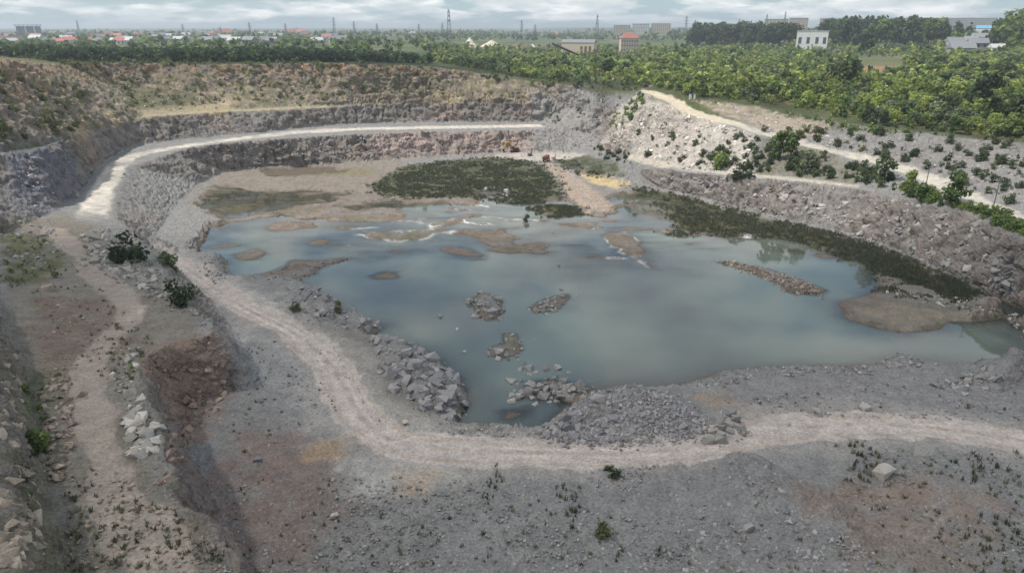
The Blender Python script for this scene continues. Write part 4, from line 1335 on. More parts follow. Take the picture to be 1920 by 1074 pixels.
# far trees between the houses and along the skyline
fpx = rng.uniform(-20, 1940, 1700)
fpy = np.where(fpx < 820, rng.uniform(58, 98, 1700), rng.uniform(58, 77, 1700))
fx_, fy_, fz_ = hit(fpx, fpy)
for i in range(1700):
    if fy_[i] > 4500:
        continue
    far_wood.add(LOWP['green' if random.random() < .6 else 'dark'][i % 4 + 8], (fx_[i], fy_[i], fz_[i] - .5), random.uniform(5, 10) * (1 + fy_[i] / 4000), tone())
for i in range(420):
    px = random.uniform(-20, 1300)
    Y = random.uniform(2200, 3400)
    x = (px - 960) / FPX * Y * 1.06
    far_wood.add(LOWP['dark' if random.random() < .6 else 'green'][i % 4 + 8], (x, Y, float(ground(x, Y)) - 1), random.uniform(9, 17), tone() * .9)
o = far_wood.build('distant_wood', M_STUFFLEAF)
tag(o, 'continuous far green wood and scrub stretching from the quarry rim to the town', 'wood', kind='stuff')

# shrubs on the slopes
SHRUBS = [
    ([(1190, 210), (1420, 260), (1420, 325), (1200, 300)], 62, 1.2, 3.8, 'shrub_dark', 'dark shrub on the pale rubble spur below the upper road', 'shrubs on the pale rubble spur'),
    ([(1380, 258), (1520, 290), (1660, 320), (1690, 362), (1600, 345), (1400, 325), (1300, 318)], 150, 1.4, 4.0, 'shrub_dark', 'dark shrub in the thicket between the upper and lower tracks', 'shrubs between the two tracks'),
    ([(1680, 362), (1800, 398), (1920, 445), (1920, 420), (1830, 395), (1720, 358)], 40, 2.2, 4.6, 'shrub_green', 'green shrub along the brink between upper road and pool cliff', 'shrubs along the pool cliff brink'),
    ([(1560, 245), (1920, 275), (1920, 395), (1800, 345), (1650, 298)], 95, 1.2, 4.2, 'shrub_dark', 'dark shrub on the stony slope above the upper road', 'shrubs on the slope above the upper road'),
    ([(1420, 245), (1560, 275), (1640, 292), (1600, 270), (1500, 240)], 18, 2.0, 4.0, 'shrub_olive', 'olive shrub on the bank above the upper road bend', 'shrubs above the upper road bend'),
    ([(120, 130), (800, 132), (900, 150), (800, 180), (560, 190), (230, 205)], 380, 1.2, 3.4, 'shrub_olive', 'olive shrub clinging to the reddish upper back slope', 'shrubs on the upper back slope'),
    ([(0, 118), (120, 128), (200, 215), (130, 250), (0, 280)], 90, 1.5, 4.2, 'shrub_olive', 'olive shrub on the overgrown hillside above the bluish rock face', 'shrubs on the overgrown hillside'),
    ([(1140, 235), (1190, 185), (1215, 182), (1180, 230), (1150, 245)], 36, 2.0, 4.5, 'shrub_green', 'bright shrub in the green gully beside the pale spur', 'shrubs in the green gully'),
    ([(1080, 270), (1180, 285), (1200, 312), (1130, 300)], 18, 2, 4, 'shrub_dark', 'dark shrub at the foot of the scree in the far corner', 'shrubs at the foot of the scree'),
    ([(1010, 182), (1180, 178), (1130, 245), (1040, 240)], 26, 1.5, 3.5, 'shrub_dark', 'dark shrub on the grey scree of the far corner', 'shrubs on the corner scree'),
    ([(100, 116), (800, 121), (820, 128), (120, 128)], 90, 2.0, 4.5, 'shrub_olive', None, None),
    ([(900, 135), (1000, 150), (1180, 160), (1200, 172), (1000, 165), (900, 150)], 60, 2.0, 4.5, 'shrub_dark', None, None),
    ([(0, 430), (80, 440), (110, 520), (20, 540), (0, 520)], 60, .5, 1.5, 'shrub_olive', None, None),
    ([(30, 720), (85, 720), (85, 860), (60, 1000), (40, 1000)], 60, .4, 1.3, 'shrub_green', None, None),
    ([(200, 600), (300, 620), (250, 720), (215, 740)], 50, .3, 1.0, 'shrub_olive', None, None),
    ([(120, 860), (320, 940), (400, 1000), (360, 1074), (120, 1074)], 40, .25, .7, 'shrub_olive', None, None),
    ([(500, 205), (800, 190), (800, 184), (500, 200)], 25, 1, 2.5, 'shrub_green', None, None),
    ([(1600, 250), (1920, 262), (1920, 268), (1600, 238), (1400, 196), (1400, 190)], 80, 1, 3, 'shrub_green', None, None),
    ([(1300, 330), (1900, 440), (1900, 560), (1300, 365)], 30, .6, 1.6, 'shrub_dark', None, None),
]


def blades_(seed):
    r = np.random.default_rng(seed)
    n = 9
    a = r.uniform(0, 6.28, n); rr = .45 * np.sqrt(r.uniform(0, 1, n))
    p = np.stack([np.cos(a) * rr, np.sin(a) * rr, np.zeros(n)], 1)
    b = r.uniform(0, 6.28, n)
    side = np.stack([np.cos(b), np.sin(b), np.zeros(n)], 1) * .14
    h = r.uniform(.5, 1.1, n)
    tip = np.stack([r.normal(0, .3, n), r.normal(0, .3, n), h], 1)
    v = np.stack([p - side, p + side, p + tip + side * .4, p + tip - side * .4], 1).reshape(-1, 3)
    return v, np.arange(n * 4).reshape(-1, 4), np.repeat(np.array([[.085, .09, .055]]) * r.uniform(.7, 1.3, n)[:, None], 4, axis=0)


scrub = Merge()
pool = []
for zi, (poly, n, a, b, kind, lab, grp) in enumerate(SHRUBS):
    P = scatter(poly, n)
    for p in P:
        h = a + (b - a) * random.random() ** 1.4
        pool.append((h / math.hypot(p[0], p[1]), zi, p, h))
pool.sort(key=lambda s_: -s_[0])
N_SH = 0
for s_ in pool:
    poly, n, a, b, kind, lab, grp = SHRUBS[s_[1]]
    k2 = kind if random.random() < .75 else random.choice(['shrub_green', 'shrub_dark', 'shrub_olive']) if lab is None else kind
    if lab and N_SH < 270:
        plant('shrub', kind, (s_[2][0], s_[2][1], s_[2][2] - .1), s_[3], lab, 'shrub', grp)
        N_SH += 1
    else:
        scrub.add(LOWP[k2][random.randrange(4) + 4], tuple(s_[2] - np.array([0, 0, .1])), s_[3], tone())
SOLO = [(237, 492, 52, 'shrub_dark', 'tall dark bush among boulders beside the footpath'), (322, 512, 36, 'shrub_dark', 'slim dark bush beside the pale start of the haul road'),
        (340, 573, 50, 'shrub_dark', 'tall dark bush on the brink above the haul road'), (75, 848, 44, 'shrub_green', 'bright green bush against the rock wall beside the footpath'),
        (1147, 893, 24, 'shrub_dark', 'dark bush on the near verge of the haul road'), (1131, 1004, 30, 'shrub_olive', 'olive bush alone on the open gravel floor'),
        (632, 585, 20, 'shrub_olive', 'olive bush growing in the heap beside the straight haul road'), (556, 585, 20, 'shrub_olive', 'small bush at the road end of the bushy rock heap'),
        (1786, 388, 58, 'slim', 'slender tree standing between the upper road and the pool cliff'), (1735, 378, 30, 'shrub_green', 'round bush at the foot of the first roadside pole'),
        (1455, 304, 52, 'slim', 'tall loose tree between the two tracks'), (1480, 300, 54, 'slim', 'tall leaning tree beside another between the two tracks'), (1350, 318, 34, 'shrub_green', 'large pale green bush at the edge of the lower track'),
        (1510, 322, 40, 'silver', 'silvery tree in the thicket between the two tracks'), (1388, 340, 34, 'shrub_dark', 'dark bush at the brink of the lower track'), (1700, 368, 42, 'slim', 'slender small tree beside the widest part of the upper road'),
        (988, 416, 13, 'shrub_dark', 'dark shrub growing out of the shallow bright water'), (1655, 340, 40, 'shrub_dark', 'dark bush on the inner edge of the upper road')]
sx, sy, sz_ = hit(np.array([p[0] for p in SOLO], float), np.array([p[1] for p in SOLO], float))
for k, (px, py, hp, kind, lab) in enumerate(SOLO):
    d = math.sqrt(sx[k] ** 2 + sy[k] ** 2 + (CAM_H - sz_[k]) ** 2)
    plant('shrub' if 'shrub' in kind else 'leafy_tree', kind, (sx[k], sy[k], max(sz_[k], 0) - .05), hp * d / FPX * 1.02, lab, 'shrub' if 'shrub' in kind else 'tree')
TUFT = [blades_(70 + i) for i in range(5)]
for poly, n in (([(430, 880), (640, 880), (900, 900), (1250, 890), (1500, 950), (1700, 1074), (420, 1074)], 130), ([(1560, 830), (1920, 850), (1920, 1074), (1640, 1074)], 170), ([(420, 620), (560, 650), (640, 760), (440, 860)], 40), ([(120, 860), (320, 940), (430, 1060), (120, 1074)], 130), ([(60, 430), (140, 500), (300, 640), (240, 760), (210, 740), (60, 560)], 120), ([(1330, 760), (1640, 700), (1900, 710), (1920, 790), (1500, 780)], 30)):
    for p in scatter(poly, n):
        scrub.add(TUFT[random.randrange(5)], tuple(p), random.uniform(.25, .7), tone() * random.uniform(.9, 2.4))
o = scrub.build('scrub', M_STUFFLEAF)
tag(o, 'low scrub spread over the rim edges, ledge and slopes', 'scrub', kind='stuff')

# reeds and sedge in the wet ground
def blades(seed, n, hgt, spread, wid, base, lean=.35):
    r = np.random.default_rng(seed)
    a = r.uniform(0, 6.28, n); rr = spread * np.sqrt(r.uniform(0, 1, n))
    p = np.stack([np.cos(a) * rr, np.sin(a) * rr, np.zeros(n)], 1)
    h = hgt * r.uniform(.55, 1.15, n)
    b = r.uniform(0, 6.28, n)
    side = np.stack([np.cos(b), np.sin(b), np.zeros(n)], 1) * wid
    tip = np.stack([r.normal(0, lean, n) * h, r.normal(0, lean, n) * h, h], 1)
    v = np.stack([p - side, p + side, p + tip + side * .35, p + tip - side * .35], 1).reshape(-1, 3)
    c = np.array(base) * r.uniform(.7, 1.3, n)[:, None]
    return v, np.arange(n * 4).reshape(-1, 4), np.repeat(c, 4, axis=0)


REED = [blades(40 + i, 9, .9, .75, .16, (0.100, 0.108, 0.068)) for i in range(5)]
REEDB = [blades(60 + i, 9, .6, .75, .16, (0.105, 0.100, 0.055)) for i in range(4)]
reeds = Merge()
REED_Z = [([(700, 348), (760, 312), (850, 301), (930, 294), (1010, 306), (1050, 345), (1050, 370), (1000, 385), (940, 381), (880, 370), (790, 372), (720, 368)], 5200), ([(1000, 389), (1040, 384), (1085, 389), (1080, 405), (1030, 408)], 500),
          ([(1040, 300), (1100, 293), (1160, 305), (1170, 330), (1110, 328), (1060, 316)], 900),
          ([(1170, 345), (1250, 362), (1400, 397), (1560, 434), (1700, 481), (1840, 547), (1840, 562), (1760, 552), (1660, 518), (1560, 467), (1470, 445), (1400, 445), (1330, 438), (1272, 425), (1262, 398), (1200, 365)], 4200), ([(1245, 432), (1285, 434), (1280, 442), (1250, 442)], 60),
          ([(1640, 545), (1700, 535), (1830, 560), (1860, 575), (1740, 560)], 300)]
for poly, n in REED_Z:
    P = scatter(poly, n)
    P[:, 0] += rng.normal(0, 2.5, n); P[:, 1] += rng.normal(0, 2.0, n); P[:, 2] = ground(P[:, 0], P[:, 1])
    nn = fbm(P[:, 0] / 12, P[:, 1] / 12, 1.1, 3)
    for p, q_ in zip(P, nn):
        if q_ < -.25 or p[2] < -.35 or p[2] > 3:
            continue
        reeds.add((REED if q_ > -.05 else REEDB)[random.randrange(4)], (p[0], p[1], max(p[2], -.05)), random.uniform(.6, 1.15), random.uniform(.75, 1.3) * (1 + .9 * max(0, -q_)))
o = reeds.build('reeds', M_STUFFLEAF)
tag(o, 'dark green reeds and sedge on the wet flats around the pool', 'reeds', kind='stuff')

# tall weeds on the near floor
WEEDP = [mesh_np('stalks', *blades(80 + i, 16, 1.0, .28, .05, (0.085, 0.090, 0.055), .16)[:1], quads=blades(80 + i, 16, 1.0, .28, .05, (0.085, 0.090, 0.055), .16)[1], col=blades(80 + i, 16, 1.0, .28, .05, (0.085, 0.090, 0.055), .16)[2]) for i in range(4)]
for m_ in WEEDP:
    m_.materials.append(M_WEED)
WEEDS = [([(1042, 912), (1088, 908), (1090, 955), (1075, 1000), (1060, 960), (1044, 945)], 30, .9, 1.9, 'upright dark weed in the thick cluster on the gravel floor', 'weeds of the thick cluster on the gravel floor'),
         ([(905, 925), (920, 880), (935, 868), (942, 900), (925, 935), (900, 942)], 22, .6, 1.3, 'dark weed in the line below the haul road verge', 'weeds in the line below the verge'),
         ([(1590, 835), (1625, 825), (1650, 860), (1640, 915), (1600, 890)], 30, .9, 1.8, 'tall weed beside the pale rock mass', 'weeds beside the pale rock mass'),
         ([(1780, 860), (1890, 860), (1900, 940), (1800, 920)], 26, .7, 1.8, 'weed on the grey slope above the reddish hollow', 'weeds on the slope above the reddish hollow'),
         ([(1800, 960), (1920, 950), (1920, 1074), (1820, 1074)], 50, .5, 1.6, 'weed at the rim of the reddish hollow', 'weeds at the rim of the reddish hollow'),
         ([(430, 860), (900, 930), (1250, 960), (1300, 1060), (460, 1060)], 60, .4, 1.3, 'single weed scattered on the open quarry floor', 'weeds scattered on the open floor'),
         ([(440, 650), (500, 650), (560, 700), (480, 740)], 16, .5, 1.2, 'weed on the pale ground below the small cliff', 'weeds below the small cliff')]
for poly, n, a, b, lab, grp in WEEDS:
    for p in scatter(poly, n):
        h = random.uniform(a, b) * .68
        o = link('weed', WEEDP[random.randrange(4)], loc=(p[0], p[1], p[2] - .03), rotz=random.uniform(0, 6.28), scale=(h, h, h))
        tag(o, lab, 'weed', grp)
# ------------------------------------------------------------------ buildings, masts, machines
class Shape:
    """collects boxes, prisms and bars for one mesh part"""
    def __init__(self):
        self.bm = bmesh.new()

    def box(self, c, s, rz=0.0, taper=1.0):
        vs_ = []
        R_ = Matrix.Rotation(rz, 3, 'Z')
        for z in (-.5, .5):
            k = taper if z > 0 else 1
            for x, y in ((-.5, -.5), (.5, -.5), (.5, .5), (-.5, .5)):
                vs_.append(self.bm.verts.new(Vector(c) + R_ @ Vector((x * s[0] * k, y * s[1] * k, z * s[2]))))
        for f in ((3, 2, 1, 0), (4, 5, 6, 7), (0, 1, 5, 4), (1, 2, 6, 5), (2, 3, 7, 6), (3, 0, 4, 7)):
            self.bm.faces.new([vs_[i] for i in f])
        return self

    def bar(self, a, b, w_, w2=None):
        a = Vector(a); b = Vector(b)
        zax = (b - a).normalized(); xax = zax.orthogonal().normalized(); yax = zax.cross(xax)
        w2 = w_ if w2 is None else w2
        v = []
        for p, q_ in ((a, w_), (b, w2)):
            for i, j in ((-1, -1), (1, -1), (1, 1), (-1, 1)):
                v.append(self.bm.verts.new(p + (xax * i + yax * j) * q_ * .5))
        for f in ((3, 2, 1, 0), (4, 5, 6, 7), (0, 1, 5, 4), (1, 2, 6, 5), (2, 3, 7, 6), (3, 0, 4, 7)):
            self.bm.faces.new([v[i] for i in f])
        return self

    def gable(self, L, W, z0, h, over=.5):
        x, y = L / 2 + over, W / 2 + over
        P_ = [(-x, -y, z0), (x, -y, z0), (x, y, z0), (-x, y, z0), (-x, 0, z0 + h), (x, 0, z0 + h)]
        v = [self.bm.verts.new(p) for p in P_]
        for f in ((0, 1, 5, 4), (2, 3, 4, 5), (1, 2, 5), (3, 0, 4), (3, 2, 1, 0)):
            self.bm.faces.new([v[i] for i in f])
        return self

    def hip(self, L, W, z0, h, over=.5):
        x, y = L / 2 + over, W / 2 + over
        P_ = [(-x, -y, z0), (x, -y, z0), (x, y, z0), (-x, y, z0), (-x + y, 0, z0 + h), (x - y, 0, z0 + h)]
        v = [self.bm.verts.new(p) for p in P_]
        for f in ((0, 1, 5, 4), (2, 3, 4, 5), (1, 2, 5), (3, 0, 4), (3, 2, 1, 0)):
            self.bm.faces.new([v[i] for i in f])
        return self

    def cyl(self, a, b, r0, r1=None, seg=12):
        a = Vector(a); b = Vector(b); r1 = r0 if r1 is None else r1
        zax = (b - a).normalized(); xax = zax.orthogonal().normalized(); yax = zax.cross(xax)
        A_ = [self.bm.verts.new(a + (xax * math.cos(k * 6.28318 / seg) + yax * math.sin(k * 6.28318 / seg)) * r0) for k in range(seg)]
        B_ = [self.bm.verts.new(b + (xax * math.cos(k * 6.28318 / seg) + yax * math.sin(k * 6.28318 / seg)) * r1) for k in range(seg)]
        for k in range(seg):
            self.bm.faces.new((A_[k], A_[(k + 1) % seg], B_[(k + 1) % seg], B_[k]))
        self.bm.faces.new(A_[::-1]); self.bm.faces.new(B_)
        return self

    def build(self, name, mat, parent=None):
        me = bpy.data.meshes.new(name)
        self.bm.to_mesh(me); self.bm.free()
        me.shade_flat()
        return link(name, me, mat, parent)


MB = {k: plain('paint_' + k, c, r) for k, (c, r) in {
    'red': (lin(158, 108, 98), .8), 'pinkroof': (lin(190, 122, 112), .8), 'greyroof': (lin(126, 128, 132), .7), 'brownroof': (lin(112, 92, 80), .8), 'paleroof': (lin(186, 186, 186), .7),
    'cream': (lin(200, 186, 166), .85), 'white': (lin(214, 214, 212), .8), 'pinkwall': (lin(196, 180, 166), .85), 'greywall': (lin(150, 150, 150), .85), 'blue': (lin(104, 158, 190), .6),
    'glass': (lin(74, 84, 94), .25), 'panel': (lin(98, 114, 130), .4), 'steel': (lin(92, 96, 100), .6), 'yellow': (lin(196, 148, 40), .5), 'rust': (lin(96, 58, 48), .7), 'black': (lin(36, 36, 38), .7),
    'wood': (lin(92, 84, 76), .9), 'gravel': (lin(226, 214, 196), .95), 'orange': (lin(166, 88, 52), .6)}.items()}


def far_at(px, Y):
    z = float(ground(0.0 + (px - 960) / FPX * Y, Y))
    fwd = Y * CP + (CAM_H - z) * SP
    x = (px - 960) / FPX * fwd
    return x, float(ground(x, Y)), fwd / FPX


def z_top(py, Y):
    return PY(960, py, Y)[2]


def facing(x, Y):
    return -math.atan2(x, Y)


# --- houses of the town
HOUSE = {}
for rf_, wl in (('red', 'cream'), ('greyroof', 'greywall'), ('brownroof', 'cream'), ('paleroof', 'white'), ('pinkroof', 'white')):
    r_ = thing('house', 'x', 'house')
    Shape().box((0, 0, 1.6), (11, 8, 4.2)).build('wall', MB[wl], r_)
    roof = Shape().gable(11, 8, 3.7, 3.2, .6).build('roof', MB[rf_], r_)
    Shape().box((2.5, 1.2, 6.4), (.8, .8, 2.0)).build('chimney', MB['red'], roof)
    for x in (-3.6, 0, 3.6):
        Shape().box((x, -4.03, 2.0), (1.4, .14, 1.5)).build('window', MB['glass'], r_)
    HOUSE[rf_] = [r_, False]
HL = {'red': 'small house with a red gable roof in the far town', 'greyroof': 'small house with a grey gable roof in the far town', 'brownroof': 'small house with a brown gable roof in the far town', 'paleroof': 'small house with a pale gable roof in the far town', 'pinkroof': 'small house with a faded pink roof in the far town'}


def house(rf_, x, y, z, rz, sc, label=None):
    p = HOUSE[rf_]
    o = p[0] if not p[1] else copy_tree(p[0])
    p[1] = True
    o.location = (x, y, z); o.rotation_euler = (0, 0, rz); o.scale = (sc, sc, sc)
    o['label'] = label or HL[rf_]; o['category'] = 'house'
    if label is None:
        o['group'] = HL[rf_].replace('small house', 'houses')
    elif 'group' in o:
        del o['group']


random.seed(5)
hp = [(random.uniform(0, 640), random.uniform(64, 84)) for _ in range(78)] + [(random.uniform(640, 1100), random.uniform(60, 68)) for _ in range(10)] + [(random.uniform(1765, 1870), random.uniform(64, 100)) for _ in range(14)]
hx, hy, hz = hit(np.array([p[0] for p in hp]), np.array([p[1] for p in hp]))
for k in range(len(hp)):
    rf_ = random.choices(['red', 'greyroof', 'brownroof', 'paleroof', 'pinkroof'], [1, 5, 4, 3, 2])[0] if hp[k][0] < 1700 else random.choice(['greyroof', 'paleroof', 'greyroof'])
    house(rf_, hx[k], hy[k], hz[k], random.uniform(-.7, .7) + facing(hx[k], hy[k]), random.uniform(1.0, 1.5) * (1 + hy[k] / 6000))
for px, py, rf_, sc, lab in ((422, 69, 'red', 2.6, 'big red-roofed house on the left skyline of the town'), (542, 66, 'red', 2.4, 'red-roofed house next to a pinker one on the skyline'), (564, 66, 'pinkroof', 2.3, 'pink-roofed house next to a redder one on the skyline'),
                             (228, 84, 'pinkroof', 1.5, 'pink-roofed house at the foot of the town behind the rim trees'), (1800, 104, 'greyroof', 1.9, 'large grey-roofed house at the wood edge below the other houses')):
    x, y, z = (float(a[0]) for a in hit(np.array([px]), np.array([py])))
    house(rf_, x, y, z, .3 + facing(x, y), sc * (1 if y < 1200 else 1.15), lab)


def block(name, px0, px1, top, Y, wall, label, depth=14, storeys=9, cat='building', group=None, cols=10, base_m=None):
    """slab building with storeys of windows on its near side"""
    x, z, m = far_at((px0 + px1) / 2, Y)
    W = (px1 - px0) * m
    zt = z_top(top, Y)
    H_ = zt - z + 2
    o = thing(name, label, cat, (x, Y, z - 2), facing(x, Y), group)
    Shape().box((0, 0, H_ / 2), (W, depth, H_)).build('wall', MB[wall], o)
    Shape().box((0, 0, H_ + .4), (W + .8, depth + .8, .8)).build('roof', MB['greyroof'], o)
    sh = H_ / storeys
    s_ = Shape()
    for k in range(1, storeys):
        for c in range(cols):
            s_.box((-W / 2 + W * (c + .5) / cols, -depth / 2 - .05, sh * (k + .5)), (W / cols * .5, .3, sh * .5))
    s_.build('window_grid', MB['glass'], o)['kind'] = 'stuff'
    return o


apartment = [(1150, 1181, 48, 2400, 'cream'), (1185, 1216, 45.5, 2400, 'white'), (1220, 1256, 45, 2400, 'cream'), (1432, 1474, 37, 1800, 'cream'), (1478, 1511, 35, 1800, 'pinkwall'), (1535, 1560, 35.5, 1900, 'pinkwall'), (1562, 1592, 37, 1900, 'greywall'),
             (1596, 1636, 36.5, 1900, 'cream'), (1640, 1664, 37.5, 2000, 'pinkwall')]
for k, (a, b, tp, Y, wl) in enumerate(apartment):
    block('apartment_block', a, b, tp, Y, wl, {'cream': 'cream apartment block on the skyline beyond the tree belts', 'white': 'white apartment block on the skyline between two cream blocks', 'pinkwall': 'pinkish apartment block on the skyline beyond the tall tree belts', 'greywall': 'grey apartment block joined to a pinkish one on the skyline'}[wl],
          group={'cream': 'cream apartment blocks', 'pinkwall': 'pinkish apartment blocks'}.get(wl))
for a, b in ((1668, 1720), (1724, 1772), (1776, 1816), (1820, 1862)):
    block('apartment_block', a, b, 34.5, 2600, 'greywall', 'long grey slab block on the far ridge above the tree belt', group='grey slab blocks on the far ridge', storeys=8, cols=14)
# --- grey-blue hall with white stair piers on the left skyline
x, z, m = far_at(57, 2000)
W = 43 * m; zt = z_top(50, 2000); H_ = zt - z
o = thing('exhibition_hall', 'large boxy hall with bluish panels and white piers on the left skyline', 'building', (x, 2000, z), facing(x, 2000))
Shape().box((0, 0, H_ / 2), (W * .9, 24, H_)).build('wall', MB['panel'], o)
Shape().box((0, 0, H_ + 1.2), (W, 27, 1.6)).build('roof', MB['paleroof'], o)
for k in range(7):
    Shape().box((-W * .48 + W * .96 * k / 6, -13.2, H_ + 3.2), (.9, .9, 3.4)).build('roof_post', MB['steel'], o)
Shape().box((0, -13.2, H_ + 5), (W, .8, .7)).build('roof_rail', MB['steel'], o)
for k in (-.12, .2):
    Shape().box((W * k, -12.6, H_ / 2), (3.0, 1.6, H_ * .99)).build('pier', MB['white'], o)
for k in range(6):
    Shape().box((-W * .38 + W * .155 * k, -12.15, H_ * .5), (W * .008 + .5, .5, H_ * .9)).build('mullion', MB['greywall'], o)
# --- public building with hipped red roof
Y = 950
x, z, m = far_at(1178, Y)
W = 33 * m; H_ = z_top(72, Y) - z
o = thing('public_building', 'two-storey pale building with a hipped red roof standing in the wood', 'building', (x, Y, z), facing(x, Y) + .2)
Shape().box((0, 0, H_ / 2), (W, 13, H_)).build('wall', MB['pinkwall'], o)
Shape().hip(W, 13, H_, 7.0, .9).build('roof', MB['red'], o)
for r_ in range(3):
    for c in range(7):
        Shape().box((-W * .43 + W * .143 * c, -6.53, H_ * (.3 + .26 * r_)), (1.4, .14, 1.8)).build('window', MB['glass'], o)
# --- long grey shed and its conveyor
Y = 880
x, z, m = far_at(1085, Y)
W = 62 * m; H_ = z_top(80, Y) - z
o = thing('long_shed', 'long low grey shed with a lit cream end wall behind the wood', 'shed', (x, Y, z), facing(x, Y) - .25)
Shape().box((0, 0, H_ / 2), (W, 14, H_)).build('wall', MB['cream'], o)
Shape().gable(W, 14, H_, 3.5, .5).build('roof', MB['greyroof'], o)
for c in range(3):
    Shape().box((W * (.12 + .13 * c), -7.03, H_ * .45), (3, .14, H_ * .6)).build('door', MB['brownroof'], o)
x2, z2, m2 = far_at(1060, Y - 30)
o = thing('conveyor', 'dark slanting conveyor gantry beside the long grey shed', 'conveyor', (x2, Y - 30, z2))
Shape().bar((-16, 0, 16), (16, 0, 3), 1.6).build('belt', MB['black'], o)
for k in (-12, -2, 7):
    Shape().bar((k, 0, 0), (k, 0, 9.5 - k * .4), .6).build('support', MB['steel'], o)
# --- white warehouse between the tree belts
Y = 1010
x, z, m = far_at(1520, Y)
W = 54 * m; H_ = z_top(59, Y) - z
o = thing('warehouse', 'white flat-roofed warehouse in the gap between two tall tree belts', 'warehouse', (x, Y, z), facing(x, Y))
Shape().box((0, 0, H_ / 2), (W, 18, H_)).build('wall', MB['white'], o)
Shape().box((0, 0, H_ + .3), (W + 1, 19, .6)).build('roof', MB['paleroof'], o)
for k in (-.38, -.12, .16, .4):
    Shape().box((W * k, -9.05, H_ * .5), (W * .1, .2, H_ * .35)).build('window', MB['glass'], o)
# --- blue-roofed building
Y = 1250
x, z, m = far_at(1845, Y)
o = thing('market_hall', 'pale hall with a bright blue roof among the houses behind the wood', 'building', (x, Y, z + 3), facing(x, Y))
Shape().box((0, 0, 4), (30 * m, 14, 10)).build('wall', MB['white'], o)
Shape().gable(30 * m, 14, 9, 4.5, .6).build('roof', MB['blue'], o)


# --- pale gravel heaps of the sorting yard
def heap(px, base, top, wpx, label, seed, mat='gravel', ridge=1.0):
    x, y, z = (float(a[0]) for a in hit(np.array([px]), np.array([base])))
    m = math.hypot(x, y) / FPX
    h = (base - top) * m; w_ = wpx * m / 2
    na, nr_ = 22, 7
    vv = [(0, 0, h)]; ff = []
    r = np.random.default_rng(seed)
    for j in range(1, nr_ + 1):
        for i in range(na):
            a = i * 6.28318 / na
            q_ = j / nr_
            k = 1 + .13 * math.sin(2 * a + seed) + r.uniform(-.07, .07)
            vv.append((math.cos(a) * w_ * q_ * k * ridge, math.sin(a) * w_ * q_ * k, h * (1 - q_ ** .92) + r.uniform(-.02, .02) * h - (.5 if j == nr_ else 0)))
    for i in range(na):
        ff.append((0, 1 + i, 1 + (i + 1) % na))
        for j in range(nr_ - 1):
            a0 = 1 + j * na + i; a1 = 1 + j * na + (i + 1) % na
            ff += [(a0, a0 + na, a1 + na), (a0, a1 + na, a1)]
    o = link('gravel_heap', mesh_np('gravel_heap', np.array(vv), tris=np.array(ff)), MB[mat])
    o.location = (x, y, z)
    tag(o, label, 'heap')


heap(881, 94, 73, 34, 'tall white conical gravel heap rising from the wood', 1)
heap(922, 93, 77, 44, 'tan double gravel heap beside the tall white one', 2, 'cream', 1.3)
heap(975, 93, 80, 50, 'brownish low gravel heap beyond the tan one', 5, 'brownroof', 1.3)
heap(998, 93, 84, 22, 'small pale gravel heap in front of the long shed', 3)


# --- pylons and masts
def pylon(px, top, Y, kind, label, group=None):
    x, z, m = far_at(px, Y)
    H_ = z_top(top, Y) - z
    b = H_ * .075
    o = thing('power_pylon' if kind == 'pylon' else 'radio_mast', label, 'pylon' if kind == 'pylon' else 'mast', (x, Y, z), facing(x, Y) + .3, group)
    th = .0007 * Y * .3 + .12
    for sx_ in (-1, 1):
        for sy_ in (-1, 1):
            Shape().bar((sx_ * b, sy_ * b, 0), (sx_ * b * .16, sy_ * b * .16, H_), th, th * .7).build('leg', MB['steel'], o)
    s_ = Shape()
    for k in range(9):
        z0, z1 = H_ * k / 9, H_ * (k + 1) / 9
        b0 = b * (1 - .84 * k / 9); b1 = b * (1 - .84 * (k + 1) / 9)
        for a in range(4):
            c0 = [(-1, -1), (1, -1), (1, 1), (-1, 1)][a]; c1 = [(-1, -1), (1, -1), (1, 1), (-1, 1)][(a + 1) % 4]
            s_.bar((c0[0] * b0, c0[1] * b0, z0), (c1[0] * b1, c1[1] * b1, z1), th * .5)
    s_.build('lattice', MB['steel'], o)
    if kind == 'pylon':
        for hz_, hw in ((.62, .17), (.76, .22), (.9, .15)):
            Shape().bar((-H_ * hw * .8, 0, H_ * hz_), (H_ * hw * .8, 0, H_ * hz_), th * .9).build('cross_arm', MB['steel'], o)
    else:
        for hz_ in (.68, .8, .9):
            Shape().cyl((0, 0, H_ * hz_), (0, 0, H_ * (hz_ + .035)), H_ * .035).build('antenna', MB['greywall'], o)


pylon(843, 17, 1100, 'mast', 'tallest lattice radio mast rising above the wood on the skyline')
pylon(1118, 28, 1500, 'mast', 'lattice radio mast beside the apartment blocks behind the red roof')
pylon(1468, 22, 1700, 'mast', 'thin radio mast standing between two cream apartment blocks')
pylon(1434, 27, 1700, 'mast', 'short radio mast at the end of the cream apartment block')
pylon(150, 38, 2000, 'mast', 'thin radio mast above the roofs beside the bluish hall')
for px, tp in ((628, 33), (665, 40), (708, 44), (978, 38), (1003, 46), (1285, 30), (1302, 38), (345, 45), (470, 42), (537, 44), (830, 43), (786, 45), (1384, 36), (415, 50)):
    pylon(px, tp, 2100, 'pylon', 'faint power line pylon on the far skyline of the town', 'pylons on the far skyline')


